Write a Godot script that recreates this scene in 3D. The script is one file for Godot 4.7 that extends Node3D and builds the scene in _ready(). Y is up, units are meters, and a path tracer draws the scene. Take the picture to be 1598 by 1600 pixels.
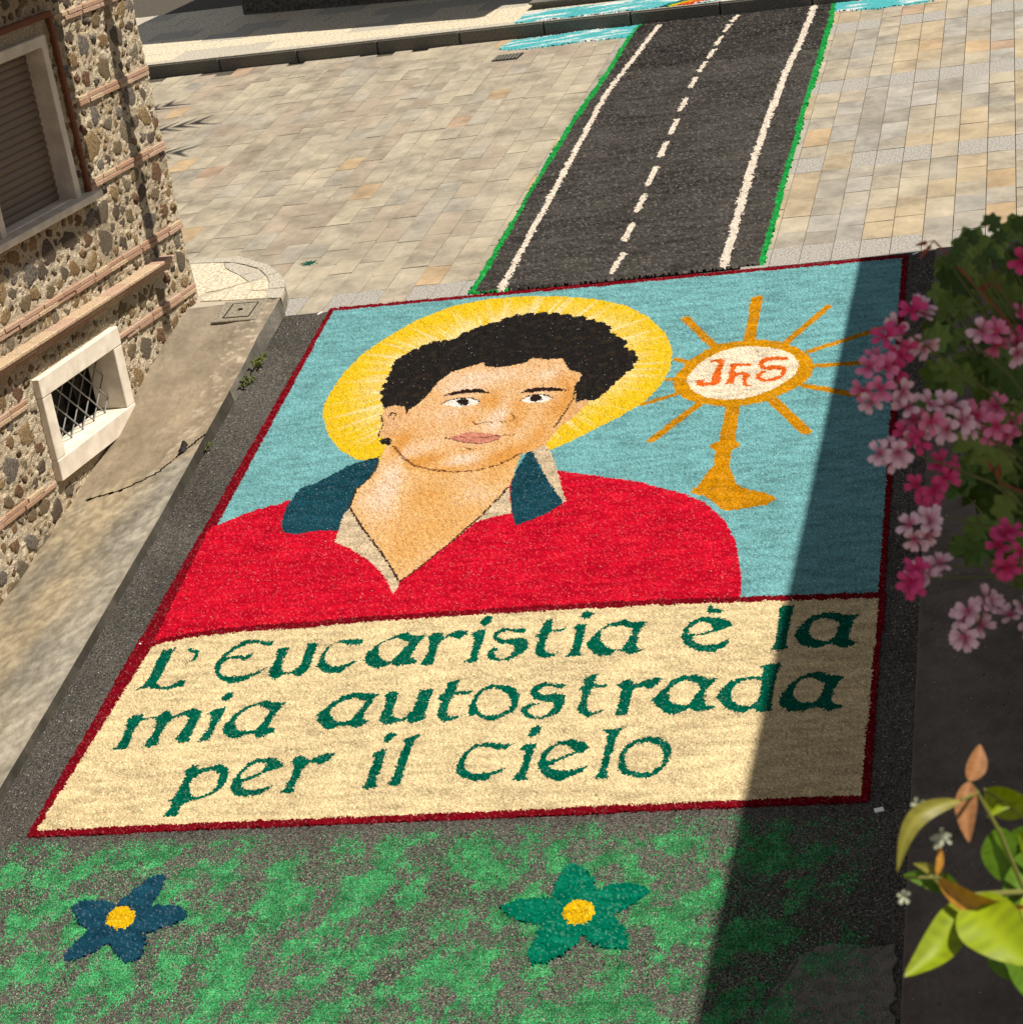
extends Node3D
# A sawdust picture laid out on a sloping street below a square, seen from a balcony. Units are metres.
const SLOPE := 0.16194        # the street climbs to the square
const SQUARE_SLOPE := 0.06589
const VIEW := Vector3(3.218,4.165,15.539)
const VIEW_RIGHT := Vector3(0.965,-0.160,-0.208)
const VIEW_UP := Vector3(0.073,0.925,-0.372)
const VIEW_BACK := Vector3(0.252,0.344,0.905)
const VIEW_FOV := 26.075
const CORNER := Vector3(-3.391,0.164,-0.212)
const ALONG := Vector3(0.08450,0,-0.99642)
const OUT := Vector3(0.99642,0,0.08450)

const SUN := Vector3(0.46, 0.888, -0.02)
const SKY := 1
const BORDER := 2
const TEXT_FIELD := 3
const HALO := 4
const SHIRT := 5
const COLLAR := 6
const LINING := 7
const NECK := 8
const OUTLINE := 9
const EAR := 10
const HAIR := 11
const FACE := 12
const CREASE := 13
const EYE := 14
const IRIS := 15
const BROW := 16
const LIPS := 17
const GOLD := 18
const GOLD_RING := 19
const HOST := 20
const INSCRIPTION := 21
const INSCRIPTION_2 := 22
const INSCRIPTION_3 := 23
const LETTERS := 30
const GREEN_EDGE := 1
const BLACK_FIELD := 2
const SIDE_LINE := 3
const SIDE_LINE_2 := 4
const DASHES := 10
const CLOUD_SKY := 1
const BLUE_BAND := 2
const GREEN_BAND := 3
const YELLOW_BAND := 4
const ORANGE_BAND := 5
const RED_BAND := 6

const FIELD_LOOK := {"collar": ["field", Color(0.012, 0.060, 0.085)], "collar_lining": ["field", Color(0.60, 0.47, 0.31)], "ear": ["skin", Color(0.70, 0.40, 0.17)], "eye": ["plain", Color(0.82, 0.78, 0.70), "face"], "iris": ["plain", Color(0.025, 0.018, 0.015), "face"],
	"eyebrow": ["plain", Color(0.03, 0.018, 0.014), "face"], "brown_line": ["plain", Color(0.20, 0.08, 0.03), "face"], "black_line": ["plain", Color(0.05, 0.03, 0.02)]}

var dice := RandomNumberGenerator.new()
var M := {}
var used := {}
var patchy := FastNoiseLite.new()
var fine := FastNoiseLite.new()

func paint_portrait(g):
	# outlines in millimetres on the slope: across, then down it
	g.fill(BORDER, [-2260,-44,2108,42,2105,6257,-2295,6271])
	g.fill(SKY, [-2226,12,2066,98,2072,4460,-2177,4479])
	g.fill(HALO, [-1855,1722,-1885,1577,-1887,1434,-1863,1111,-1789,824,-1664,579,-1497,337,-1258,146,-991,82,-711,96,-424,160,-135,273,101,425,309,665,464,944,545,1217,567,1506,530,1741,445,1961,308,2134,168,2272,29,2408,-83,2500,-272,2516,-747,2566,-1259,2485,-1445,2407,-1581,2273,-1725,2051])
	g.fill(SHIRT, [-2237,3177,-2014,3010,-1779,2907,-1335,2761,-709,2855,-6,2785,259,2890,561,3015,821,3177,994,3316,1141,3551,1234,3806,1300,4190,1322,4461,758,4487,-357,4508,-1521,4530,-2181,4516])
	g.fill(100, [-1745,3182,-1767,2981,-1737,2742,-1621,2677,-1469,2491,-1277,2402,-1242,2569,-1279,2687,-1320,2820,-1287,3089,-1274,3339,-1450,3315,-1615,3339,-1702,3304])
	g.fill(101, [-289,2941,-212,3274,-314,3302,-426,3358,-491,3490,-536,3567,-424,3215,-360,2901])
	g.fill(102, [-273,2469,-155,2409,-79,2547,-6,2774,59,2994,120,3178,70,3228,-33,2980,-129,2694,-212,2588])
	g.fill(103, [-251,2504,-214,2500,-151,2660,-76,2824,12,3016,94,3168,97,3226,23,3307,-71,3379,-159,3437,-217,3244,-281,2943,-281,2731])
	g.fill(NECK, [-1268,2094,-1264,2324,-1252,2580,-1276,2686,-1334,2816,-1322,3058,-1170,3313,-1015,3560,-888,3768,-767,3991,-697,3873,-536,3567,-406,3304,-289,2941,-283,2546,-351,2441,-1081,2321])
	g.fill(104, [-1340,3115,-1313,3074,-1170,3313,-1015,3560,-888,3768,-765,4002,-773,4126,-886,3903,-1021,3724,-1185,3566,-1313,3465,-1319,3350])
	g.stroke(105, [-1276,2482,-1273,2686,-1331,2816,-1320,3053,-1170,3313,-1015,3560,-888,3768,-769,3991], 14)
	g.stroke(106, [-769,3991,-697,3873,-536,3567,-409,3289,-328,3069,-291,2947], 14)
	g.fill(107, [-41,1873,70,1843,38,1954,-19,2110,-86,2196,-125,2254,-80,2033])
	g.fill(HAIR, [-1393,1751,-1451,1620,-1485,1365,-1484,1183,-1492,997,-1395,865,-1274,756,-1131,747,-1062,645,-950,572,-814,522,-705,427,-505,431,-312,512,-195,576,-97,643,29,777,86,910,186,1035,207,1156,312,1332,278,1450,212,1578,153,1739,85,1835,-10,1862,-35,1908,-407,1773,-1155,1845,-1234,1838])
	g.fill(HAIR, [-1385,1573,-1393,1603,-1414,1622,-1439,1622,-1460,1603,-1468,1573,-1460,1543,-1439,1524,-1414,1524,-1393,1543])
	g.fill(HAIR, [-1426,1464,-1433,1491,-1452,1508,-1476,1508,-1495,1491,-1502,1464,-1495,1436,-1476,1419,-1452,1419,-1433,1436])
	g.fill(HAIR, [-1417,1357,-1425,1390,-1448,1411,-1477,1411,-1500,1390,-1508,1357,-1500,1324,-1477,1303,-1448,1303,-1425,1324])
	g.fill(HAIR, [-1427,1259,-1434,1287,-1454,1305,-1478,1305,-1498,1287,-1505,1259,-1498,1230,-1478,1212,-1454,1212,-1434,1230])
	g.fill(HAIR, [-1428,1181,-1435,1208,-1454,1224,-1477,1224,-1495,1208,-1502,1181,-1495,1154,-1477,1138,-1454,1138,-1435,1154])
	g.fill(HAIR, [-1417,1081,-1426,1115,-1449,1135,-1478,1135,-1501,1115,-1510,1081,-1501,1047,-1478,1027,-1449,1027,-1426,1047])
	g.fill(HAIR, [-1388,997,-1399,1041,-1429,1068,-1466,1068,-1496,1041,-1508,997,-1496,953,-1466,926,-1429,926,-1399,953])
	g.fill(HAIR, [-1351,933,-1362,974,-1390,1000,-1425,1000,-1454,974,-1465,933,-1454,891,-1425,866,-1390,866,-1362,891])
	g.fill(HAIR, [-1312,876,-1323,916,-1351,942,-1385,942,-1413,916,-1424,876,-1413,835,-1385,809,-1351,809,-1323,835])
	g.fill(HAIR, [-1277,810,-1285,840,-1305,858,-1331,858,-1351,840,-1359,810,-1351,780,-1331,762,-1305,762,-1285,780])
	g.fill(HAIR, [-1202,771,-1212,807,-1237,829,-1267,829,-1292,807,-1302,771,-1292,734,-1267,712,-1237,712,-1212,734])
	g.fill(HAIR, [-1142,765,-1150,796,-1172,815,-1198,815,-1219,796,-1227,765,-1219,734,-1198,715,-1172,715,-1150,734])
	g.fill(HAIR, [-1075,761,-1083,790,-1103,808,-1127,808,-1147,790,-1155,761,-1147,732,-1127,714,-1103,714,-1083,732])
	g.fill(HAIR, [-1011,662,-1018,689,-1037,706,-1061,706,-1080,689,-1087,662,-1080,634,-1061,617,-1037,617,-1018,634])
	g.fill(HAIR, [-944,628,-952,658,-972,676,-998,676,-1018,658,-1026,628,-1018,598,-998,580,-972,580,-952,598])
	g.fill(HAIR, [-874,603,-886,647,-916,675,-954,675,-984,647,-995,603,-984,559,-954,532,-916,532,-886,559])
	g.fill(HAIR, [-814,571,-825,613,-854,639,-890,639,-918,613,-929,571,-918,529,-890,502,-854,502,-825,529])
	g.fill(HAIR, [-749,555,-760,596,-788,622,-824,622,-852,596,-863,555,-852,513,-824,487,-788,487,-760,513])
	g.fill(HAIR, [-699,499,-709,541,-738,566,-773,566,-802,541,-813,499,-802,458,-773,432,-738,432,-709,458])
	g.fill(HAIR, [-662,451,-670,480,-690,498,-715,498,-735,480,-743,451,-735,421,-715,403,-690,403,-670,421])
	g.fill(HAIR, [-563,447,-572,478,-593,498,-620,498,-642,478,-650,447,-642,415,-620,395,-593,395,-572,415])
	g.fill(HAIR, [-457,461,-467,499,-494,523,-526,523,-552,499,-562,461,-552,423,-526,400,-494,400,-467,423])
	g.fill(HAIR, [-363,498,-373,538,-401,563,-435,563,-462,538,-473,498,-462,457,-435,433,-401,433,-373,457])
	g.fill(HAIR, [-267,542,-278,585,-307,611,-344,611,-373,585,-384,542,-373,500,-344,473,-307,473,-278,500])
	g.fill(HAIR, [-154,603,-165,646,-195,673,-232,673,-261,646,-272,603,-261,560,-232,533,-195,533,-165,560])
	g.fill(HAIR, [-73,657,-80,685,-99,701,-122,701,-141,685,-148,657,-141,630,-122,613,-99,613,-80,630])
	g.fill(HAIR, [5,726,-4,763,-30,787,-62,787,-88,763,-98,726,-88,688,-62,665,-30,665,-4,688])
	g.fill(HAIR, [58,791,48,830,21,854,-11,854,-38,830,-48,791,-38,752,-11,728,21,728,48,752])
	g.fill(HAIR, [111,918,102,953,77,975,47,975,22,953,13,918,22,882,47,860,77,860,102,882])
	g.fill(HAIR, [164,986,156,1015,136,1033,112,1033,92,1015,84,986,92,957,112,939,136,939,156,957])
	g.fill(HAIR, [211,1044,201,1079,177,1101,148,1101,124,1079,115,1044,124,1009,148,988,177,988,201,1009])
	g.fill(HAIR, [231,1149,224,1176,205,1193,182,1193,163,1176,156,1149,163,1122,182,1105,205,1105,224,1122])
	g.fill(HAIR, [296,1236,284,1280,254,1308,217,1308,186,1280,175,1236,186,1192,217,1164,254,1164,284,1192])
	g.fill(HAIR, [328,1322,316,1365,287,1391,251,1391,221,1365,210,1322,221,1279,251,1253,287,1253,316,1279])
	g.fill(HAIR, [311,1434,301,1470,276,1493,245,1493,220,1470,211,1434,220,1397,245,1375,276,1375,301,1397])
	g.fill(HAIR, [264,1509,256,1540,234,1560,207,1560,186,1540,177,1509,186,1477,207,1458,234,1458,256,1477])
	g.fill(HAIR, [238,1565,227,1609,197,1636,160,1636,130,1609,118,1565,130,1522,160,1495,197,1495,227,1522])
	g.fill(HAIR, [207,1644,197,1681,172,1704,141,1704,115,1681,105,1644,115,1607,141,1584,172,1584,197,1607])
	g.fill(HAIR, [181,1716,170,1759,140,1786,104,1786,74,1759,63,1716,74,1673,104,1646,140,1646,170,1673])
	g.fill(HAIR, [137,1800,125,1842,96,1868,60,1868,31,1842,20,1800,31,1757,60,1731,96,1731,125,1757])
	g.fill(HAIR, [-1337,2175,-1256,2146,-1231,2264,-1308,2226])
	g.fill(FACE, [-1218,1834,-1216,1765,-1160,1672,-1120,1539,-1098,1401,-1024,1253,-897,1186,-808,1149,-783,1216,-676,1244,-524,1223,-486,1194,-451,1146,-339,1194,-236,1188,-194,1287,-155,1374,-57,1456,-48,1563,-76,1600,-40,1772,-27,1960,-66,2118,-103,2290,-141,2443,-270,2532,-337,2599,-435,2677,-556,2710,-725,2672,-911,2565,-1052,2448,-1169,2301,-1249,2164,-1254,1997])
	g.fill(108, [-1399,1870,-1395,1706,-1331,1683,-1252,1725,-1218,1840,-1235,1983,-1231,2166,-1296,2156,-1359,2105,-1361,1978])
	g.stroke(109, [-1414,1799,-1359,1945,-1361,2079,-1344,2131], 10)
	g.stroke(110, [-1343,1853,-1338,1785,-1297,1813,-1296,1888], 11)
	g.stroke(111, [-1203,2279,-1103,2445,-998,2567,-873,2640,-698,2700,-548,2699,-428,2656,-345,2586,-284,2513], 16)
	g.stroke(112, [-73,1627,-51,1814,-75,1966,-118,2200], 11)
	g.fill(113, [-987,1729,-944,1689,-892,1666,-811,1671,-759,1704,-713,1753,-776,1788,-890,1786])
	g.fill(114, [-893,1702,-867,1675,-830,1677,-800,1715,-793,1757,-813,1781,-858,1764])
	g.stroke(115, [-1005,1724,-956,1686,-904,1663,-811,1669,-746,1711,-716,1748], 13)
	g.fill(116, [-424,1773,-392,1733,-328,1718,-258,1735,-202,1791,-263,1834,-365,1820])
	g.fill(117, [-369,1760,-355,1726,-312,1721,-279,1754,-280,1799,-314,1811,-350,1796])
	g.stroke(118, [-431,1777,-383,1721,-318,1710,-259,1730,-202,1786], 13)
	g.fill(119, [-1017,1606,-938,1555,-850,1536,-756,1546,-653,1640,-744,1609,-838,1597,-927,1608])
	g.fill(120, [-440,1670,-413,1619,-337,1601,-220,1627,-92,1695,-211,1682,-325,1668,-392,1674])
	g.stroke(121, [-686,1981,-708,2033,-679,2071,-623,2048], 11)
	g.stroke(122, [-634,2046,-544,2053,-463,2076], 9)
	g.stroke(123, [-465,1947,-420,2021,-452,2073], 11)
	g.fill(LIPS, [-853,2224,-781,2197,-710,2165,-640,2185,-581,2204,-456,2255,-486,2302,-554,2342,-619,2347,-726,2305,-801,2263])
	g.stroke(124, [-867,2213,-809,2248,-739,2295], 10)
	g.stroke(125, [-739,2295,-620,2342,-554,2342,-486,2302], 10)
	g.stroke(126, [-797,2229,-697,2232,-592,2258,-484,2251,-369,2257], 9)
	g.stroke(127, [-707,2368,-650,2407,-580,2406], 11)
	g.stroke(GOLD, [576,732,849,1250], 62.0)
	g.stroke(GOLD, [1068,510,1076,1231], 80.6)
	g.stroke(GOLD, [1586,771,1321,1294], 57.04)
	g.stroke(GOLD, [1988,1177,1486,1444], 54.56)
	g.stroke(GOLD, [1938,1675,1535,1656], 54.56)
	g.stroke(GOLD, [1937,2165,1495,1920], 60.76)
	g.stroke(GOLD, [1561,2560,1288,2051], 73.16)
	g.stroke(GOLD, [558,2499,837,2030], 60.76)
	g.stroke(GOLD, [438,1990,667,1877], 44.64)
	g.stroke(GOLD, [560,1658,631,1674], 44.64)
	g.stroke(GOLD, [576,1361,688,1446], 47.12)
	g.fill(GOLD, [1003,2072,1095,2076,1102,2325,1111,2601,1146,2618,1146,2674,1099,2700,1108,2910,1141,3023,1168,3133,1244,3207,1355,3255,1437,3349,1368,3410,1233,3432,1118,3439,1041,3312,979,3241,888,3196,933,3119,972,2975,1005,2872,998,2695,954,2643,960,2599,1009,2585,1008,2356])
	g.fill(GOLD_RING, [615,1756,611,1655,631,1570,685,1414,779,1276,880,1204,1011,1178,1182,1199,1332,1278,1448,1410,1515,1526,1549,1659,1532,1793,1483,1911,1387,1997,1279,2086,1157,2123,1008,2121,852,2061,724,1966,647,1861])
	g.fill(HOST, [701,1710,704,1635,721,1570,783,1433,891,1312,1020,1272,1166,1296,1303,1368,1400,1478,1445,1614,1426,1760,1354,1870,1247,1972,1137,2024,999,2028,865,1975,759,1857])
	g.fill(INSCRIPTION, [824,1458,845,1433,900,1429,943,1460,929,1523,925,1609,936,1725,930,1795,885,1807,824,1803,775,1787,765,1721,786,1704,828,1719,819,1752,872,1748,869,1655,882,1586,893,1501,876,1461])
	g.fill(INSCRIPTION_2, [970,1523,1016,1511,1058,1526,1099,1527,1128,1554,1110,1580,1075,1561,1021,1558,1014,1626,1030,1657,1069,1643,1126,1683,1130,1726,1106,1757,1113,1829,1155,1858,1116,1866,1086,1831,1079,1752,1081,1703,1047,1689,1026,1721,1024,1805,971,1809,980,1691,983,1591])
	g.fill(INSCRIPTION_3, [1365,1499,1361,1538,1300,1526,1258,1506,1220,1527,1199,1561,1219,1596,1271,1589,1326,1603,1363,1650,1367,1722,1334,1789,1284,1823,1224,1819,1174,1774,1164,1719,1191,1667,1244,1667,1208,1706,1201,1747,1234,1784,1286,1773,1329,1729,1336,1685,1310,1654,1243,1653,1195,1629,1166,1569,1171,1509,1208,1468,1261,1461,1330,1485])
	g.fill(BORDER, [-2243,4476,-2109,4436,-1964,4404,-1771,4371,-1579,4364,-1249,4366,-1005,4346,-586,4345,-162,4346,369,4352,888,4366,1541,4402,2118,4437,2119,4822,-2142,4769])
	g.fill(TEXT_FIELD, [-2174,4520,-2093,4485,-1948,4453,-1752,4433,-1560,4427,-1232,4428,-989,4408,-572,4406,-150,4406,378,4413,896,4425,1546,4460,2081,4495,2065,6207,-2255,6221])
	paint_words(g)
func paint_words(g):
	g.fill(LETTERS + 0, [-2096,4555,-2052,4572,-2008,4545,-2020,4600,-2012,4705,-2012,4838,-2018,4920,-1968,4949,-1916,4947,-1875,4892,-1844,4895,-1832,4955,-1879,4968,-1925,4988,-2023,4961,-2071,4951,-2130,4975,-2097,4919,-2085,4867,-2088,4770,-2091,4673,-2094,4574])
	g.fill(LETTERS + 1, [-1937,4552,-1911,4574,-1849,4592,-1842,4648,-1849,4696,-1898,4730,-1867,4676,-1865,4634,-1926,4597])
	g.fill(LETTERS + 2, [-1698,4795,-1702,4735,-1683,4652,-1645,4582,-1600,4531,-1538,4513,-1479,4537,-1406,4545,-1400,4588,-1433,4591,-1486,4561,-1540,4556,-1587,4576,-1627,4614,-1652,4679,-1599,4672,-1547,4684,-1493,4665,-1509,4712,-1534,4727,-1593,4703,-1643,4710,-1664,4763,-1656,4823,-1622,4874,-1573,4891,-1501,4886,-1429,4857,-1366,4809,-1395,4872,-1452,4925,-1517,4955,-1552,4957,-1614,4922,-1660,4871])
	g.fill(LETTERS + 3, [-1361,4635,-1328,4620,-1288,4618,-1286,4691,-1284,4776,-1271,4848,-1249,4874,-1201,4867,-1173,4834,-1170,4715,-1181,4592,-1113,4599,-1112,4684,-1108,4781,-1107,4864,-1139,4931,-1185,4898,-1244,4892,-1265,4919,-1287,4947,-1325,4914,-1346,4865,-1342,4806,-1337,4747,-1346,4661])
	g.fill(LETTERS + 4, [-837,4592,-854,4638,-905,4639,-969,4614,-1007,4611,-1035,4644,-1038,4740,-1015,4802,-961,4843,-912,4836,-822,4797,-835,4831,-884,4862,-894,4908,-957,4914,-1011,4897,-1064,4833,-1069,4761,-1055,4678,-1045,4631,-1010,4598,-951,4574,-892,4574])
	g.fill(LETTERS + 5, [-796,4788,-789,4729,-759,4672,-727,4627,-692,4594,-643,4557,-595,4544,-560,4572,-507,4583,-453,4571,-486,4616,-501,4674,-509,4733,-517,4792,-456,4845,-486,4865,-541,4872,-582,4879,-618,4847,-645,4879,-684,4893,-732,4871,-769,4838])
	g.fill(TEXT_FIELD, [-733,4663,-700,4618,-640,4600,-558,4645,-568,4691,-591,4749,-613,4806,-629,4828,-676,4812,-709,4761])
	g.fill(LETTERS + 6, [-462,4594,-425,4568,-375,4567,-357,4617,-324,4572,-278,4553,-219,4565,-224,4607,-273,4644,-322,4615,-359,4641,-375,4699,-371,4783,-362,4889,-389,4892,-440,4881,-423,4801,-422,4742,-436,4645])
	g.fill(LETTERS + 7, [-205,4597,-169,4564,-114,4558,-114,4630,-114,4738,-114,4843,-104,4891,-196,4884,-163,4838,-164,4768,-171,4660])
	g.fill(LETTERS + 8, [-167,4504,-170,4454,-142,4414,-106,4437,-104,4498,-135,4526])
	g.fill(LETTERS + 9, [122,4575,116,4617,67,4618,20,4589,-20,4602,-40,4642,9,4683,69,4666,126,4671,157,4710,162,4758,147,4827,104,4857,69,4888,21,4890,-38,4872,-67,4829,-62,4782,-41,4749,-3,4765,-31,4797,0,4853,44,4869,72,4831,91,4786,77,4749,53,4729,9,4719,-29,4703,-67,4651,-64,4592,-28,4559,39,4578])
	g.fill(LETTERS + 10, [208,4548,222,4507,257,4487,262,4554,266,4603,301,4600,351,4594,327,4633,277,4628,258,4673,256,4744,268,4815,299,4836,350,4835,325,4867,287,4887,237,4870,207,4821,207,4763,212,4692,182,4677,202,4632])
	g.fill(LETTERS + 11, [384,4603,420,4571,468,4564,468,4636,468,4742,469,4836,483,4883,392,4886,414,4830,419,4737,416,4630])
	g.fill(LETTERS + 12, [411,4492,422,4450,447,4429,486,4457,483,4506,448,4526])
	g.fill(LETTERS + 13, [494,4780,511,4711,542,4644,582,4595,633,4564,686,4558,738,4587,819,4584,792,4635,776,4716,780,4798,793,4845,835,4855,792,4885,754,4899,708,4860,674,4856,646,4894,593,4900,548,4867,513,4817])
	g.fill(TEXT_FIELD, [561,4634,611,4604,674,4616,739,4641,730,4723,714,4802,698,4836,651,4837,606,4803,570,4741,561,4681])
	g.fill(LETTERS + 14, [1022,4756,1028,4682,1056,4616,1101,4577,1159,4577,1217,4589,1271,4627,1300,4674,1257,4706,1203,4726,1149,4751,1079,4762,1106,4814,1152,4843,1216,4850,1261,4818,1294,4797,1292,4846,1262,4891,1216,4923,1159,4911,1100,4887,1052,4833])
	g.fill(TEXT_FIELD, [1062,4736,1062,4673,1093,4633,1142,4619,1173,4648,1193,4700,1140,4731])
	g.fill(LETTERS + 15, [1134,4478,1153,4455,1178,4489,1247,4529,1205,4544,1155,4544,1137,4517])
	g.fill(LETTERS + 16, [1537,4517,1579,4509,1624,4508,1616,4583,1613,4682,1607,4793,1607,4890,1625,4940,1525,4936,1544,4871,1549,4762,1549,4626])
	g.fill(LETTERS + 17, [1643,4809,1658,4737,1695,4667,1740,4615,1788,4602,1837,4601,1894,4632,1984,4642,1959,4695,1943,4792,1934,4875,1989,4905,1951,4943,1911,4957,1862,4916,1827,4912,1795,4933,1740,4933,1683,4898])
	g.fill(TEXT_FIELD, [1719,4768,1738,4684,1771,4656,1812,4661,1877,4705,1874,4784,1858,4849,1825,4876,1777,4865,1737,4831])
	g.fill(LETTERS + 18, [-2079,5254,-2055,5216,-1999,5210,-1981,5251,-1906,5246,-1871,5198,-1836,5195,-1807,5249,-1752,5208,-1703,5178,-1644,5206,-1627,5269,-1635,5325,-1631,5403,-1635,5457,-1615,5486,-1647,5505,-1684,5503,-1720,5467,-1711,5418,-1697,5353,-1701,5286,-1725,5244,-1779,5257,-1808,5299,-1822,5365,-1818,5443,-1804,5515,-1901,5535,-1880,5471,-1870,5395,-1879,5316,-1898,5269,-1951,5265,-1980,5285,-1997,5340,-1992,5418,-1983,5474,-1978,5529,-2075,5549,-2049,5502,-2047,5425,-2057,5335])
	g.fill(LETTERS + 19, [-1596,5244,-1560,5196,-1503,5184,-1502,5268,-1506,5346,-1507,5434,-1509,5494,-1580,5505,-1558,5452,-1554,5353,-1568,5263])
	g.fill(LETTERS + 20, [-1562,5099,-1545,5060,-1500,5041,-1497,5099,-1529,5136])
	g.fill(LETTERS + 21, [-1463,5394,-1448,5329,-1432,5263,-1393,5205,-1346,5169,-1276,5141,-1232,5167,-1141,5164,-1168,5218,-1185,5284,-1194,5350,-1188,5394,-1128,5421,-1173,5472,-1220,5501,-1269,5453,-1307,5467,-1342,5491,-1394,5482,-1442,5440])
	g.fill(TEXT_FIELD, [-1404,5332,-1392,5255,-1356,5208,-1312,5189,-1234,5235,-1228,5280,-1241,5357,-1261,5410,-1312,5428,-1358,5413,-1390,5378])
	paint_words_below(g)
func paint_words_below(g):
	g.fill(LETTERS + 22, [-940,5307,-903,5249,-876,5196,-832,5149,-777,5114,-720,5119,-609,5146,-635,5183,-646,5249,-658,5315,-658,5369,-606,5385,-637,5425,-686,5449,-728,5418,-781,5425,-827,5459,-870,5428,-913,5370])
	g.fill(TEXT_FIELD, [-866,5286,-841,5221,-797,5175,-750,5167,-679,5202,-686,5257,-711,5321,-725,5375,-770,5387,-824,5367])
	g.fill(LETTERS + 23, [-586,5154,-552,5123,-501,5133,-501,5206,-498,5295,-492,5350,-450,5381,-406,5369,-386,5305,-381,5206,-388,5115,-305,5117,-307,5201,-306,5301,-302,5377,-290,5400,-332,5423,-362,5443,-399,5396,-455,5419,-505,5436,-545,5411,-563,5366,-554,5290,-561,5201])
	g.fill(LETTERS + 24, [-239,5072,-208,5058,-174,5039,-176,5112,-173,5157,-84,5160,-92,5187,-173,5188,-186,5256,-190,5332,-165,5389,-91,5389,-131,5424,-189,5435,-231,5394,-239,5328,-237,5240,-270,5215,-245,5173,-236,5118])
	g.fill(LETTERS + 25, [-66,5365,-69,5299,-60,5212,-28,5137,21,5108,113,5125,168,5169,202,5227,205,5315,187,5378,136,5428,94,5446,53,5442,14,5414,-20,5379,-35,5405])
	g.fill(TEXT_FIELD, [-28,5302,-37,5225,-14,5171,29,5148,88,5173,140,5233,169,5301,162,5355,110,5393,65,5400,14,5382])
	g.fill(LETTERS + 26, [451,5140,419,5192,360,5154,314,5161,295,5203,334,5240,391,5223,455,5250,463,5338,443,5411,402,5440,352,5457,299,5452,245,5405,223,5360,249,5319,292,5301,334,5316,285,5333,265,5369,300,5421,355,5436,394,5396,403,5333,392,5305,345,5301,286,5268,249,5210,265,5145,313,5116,376,5133])
	g.fill(LETTERS + 27, [536,5092,566,5073,604,5059,597,5120,593,5158,677,5172,671,5197,599,5200,587,5251,586,5327,596,5392,624,5411,688,5405,648,5439,607,5462,555,5421,535,5376,544,5334,544,5269,542,5214,513,5201,540,5159])
	g.fill(LETTERS + 28, [725,5187,749,5145,786,5132,826,5185,873,5146,924,5134,970,5144,951,5197,911,5237,868,5211,824,5218,818,5272,816,5347,821,5454,787,5461,749,5448,758,5395,754,5320,753,5222])
	g.fill(LETTERS + 29, [930,5336,956,5284,998,5212,1027,5154,1072,5129,1141,5124,1214,5166,1272,5165,1246,5204,1218,5265,1216,5344,1226,5402,1293,5430,1245,5454,1186,5465,1148,5429,1110,5448,1072,5473,1038,5470,1004,5438,969,5392])
	g.fill(TEXT_FIELD, [1015,5281,1034,5213,1091,5172,1179,5221,1178,5272,1155,5339,1130,5393,1082,5389,1038,5363])
	g.fill(LETTERS + 30, [1276,5338,1293,5271,1328,5211,1373,5181,1433,5169,1500,5163,1502,5105,1480,5086,1525,5061,1596,5056,1585,5125,1574,5240,1571,5376,1571,5454,1584,5488,1495,5492,1479,5457,1429,5492,1388,5483,1338,5445,1298,5385])
	g.fill(TEXT_FIELD, [1348,5311,1365,5243,1402,5206,1462,5195,1505,5222,1503,5313,1493,5391,1463,5433,1409,5429,1365,5380])
	g.fill(LETTERS + 31, [1607,5412,1621,5335,1655,5258,1704,5194,1756,5164,1809,5158,1858,5197,1938,5216,1908,5259,1886,5336,1877,5414,1899,5449,1946,5475,1902,5504,1863,5512,1815,5475,1776,5477,1733,5506,1666,5495,1624,5458])
	g.fill(TEXT_FIELD, [1680,5363,1678,5295,1707,5229,1758,5205,1821,5257,1836,5275,1822,5364,1793,5429,1747,5430,1706,5410])
	g.fill(LETTERS + 32, [-1570,5773,-1542,5722,-1495,5715,-1505,5751,-1472,5743,-1407,5732,-1371,5713,-1329,5737,-1300,5792,-1290,5885,-1309,5955,-1352,5993,-1397,6021,-1443,6028,-1478,6046,-1485,6085,-1482,6155,-1558,6150,-1544,6092,-1551,6031,-1575,6019,-1554,5980,-1543,5930,-1550,5847,-1542,5806])
	g.fill(TEXT_FIELD, [-1497,5892,-1486,5831,-1453,5781,-1393,5775,-1352,5809,-1335,5872,-1344,5933,-1376,5982,-1435,5988,-1463,5966])
	g.fill(LETTERS + 33, [-1253,5929,-1255,5867,-1243,5796,-1216,5725,-1166,5686,-1107,5675,-1054,5694,-995,5746,-1015,5781,-1065,5798,-1120,5840,-1182,5882,-1193,5902,-1174,5944,-1126,5957,-1069,5946,-1009,5920,-1026,5954,-1073,6001,-1135,6017,-1200,6003])
	g.fill(TEXT_FIELD, [-1216,5860,-1215,5798,-1196,5747,-1149,5719,-1107,5722,-1102,5764,-1112,5800,-1163,5832])
	g.fill(LETTERS + 34, [-971,5725,-944,5674,-908,5682,-858,5717,-822,5673,-777,5666,-730,5664,-749,5720,-793,5769,-823,5746,-864,5743,-882,5804,-886,5886,-889,5946,-869,5993,-962,5997,-937,5943,-930,5872,-936,5779,-954,5737])
	g.fill(LETTERS + 35, [-525,5706,-495,5666,-449,5649,-448,5722,-441,5805,-446,5896,-440,5946,-420,5988,-510,5982,-494,5913,-499,5811,-500,5739])
	g.fill(LETTERS + 36, [-488,5583,-491,5540,-473,5504,-430,5513,-435,5566,-464,5600])
	g.fill(LETTERS + 37, [-379,5575,-347,5557,-299,5529,-284,5551,-306,5586,-312,5649,-311,5742,-311,5855,-302,5966,-382,5970,-359,5902,-361,5810,-361,5697,-360,5614])
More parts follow.
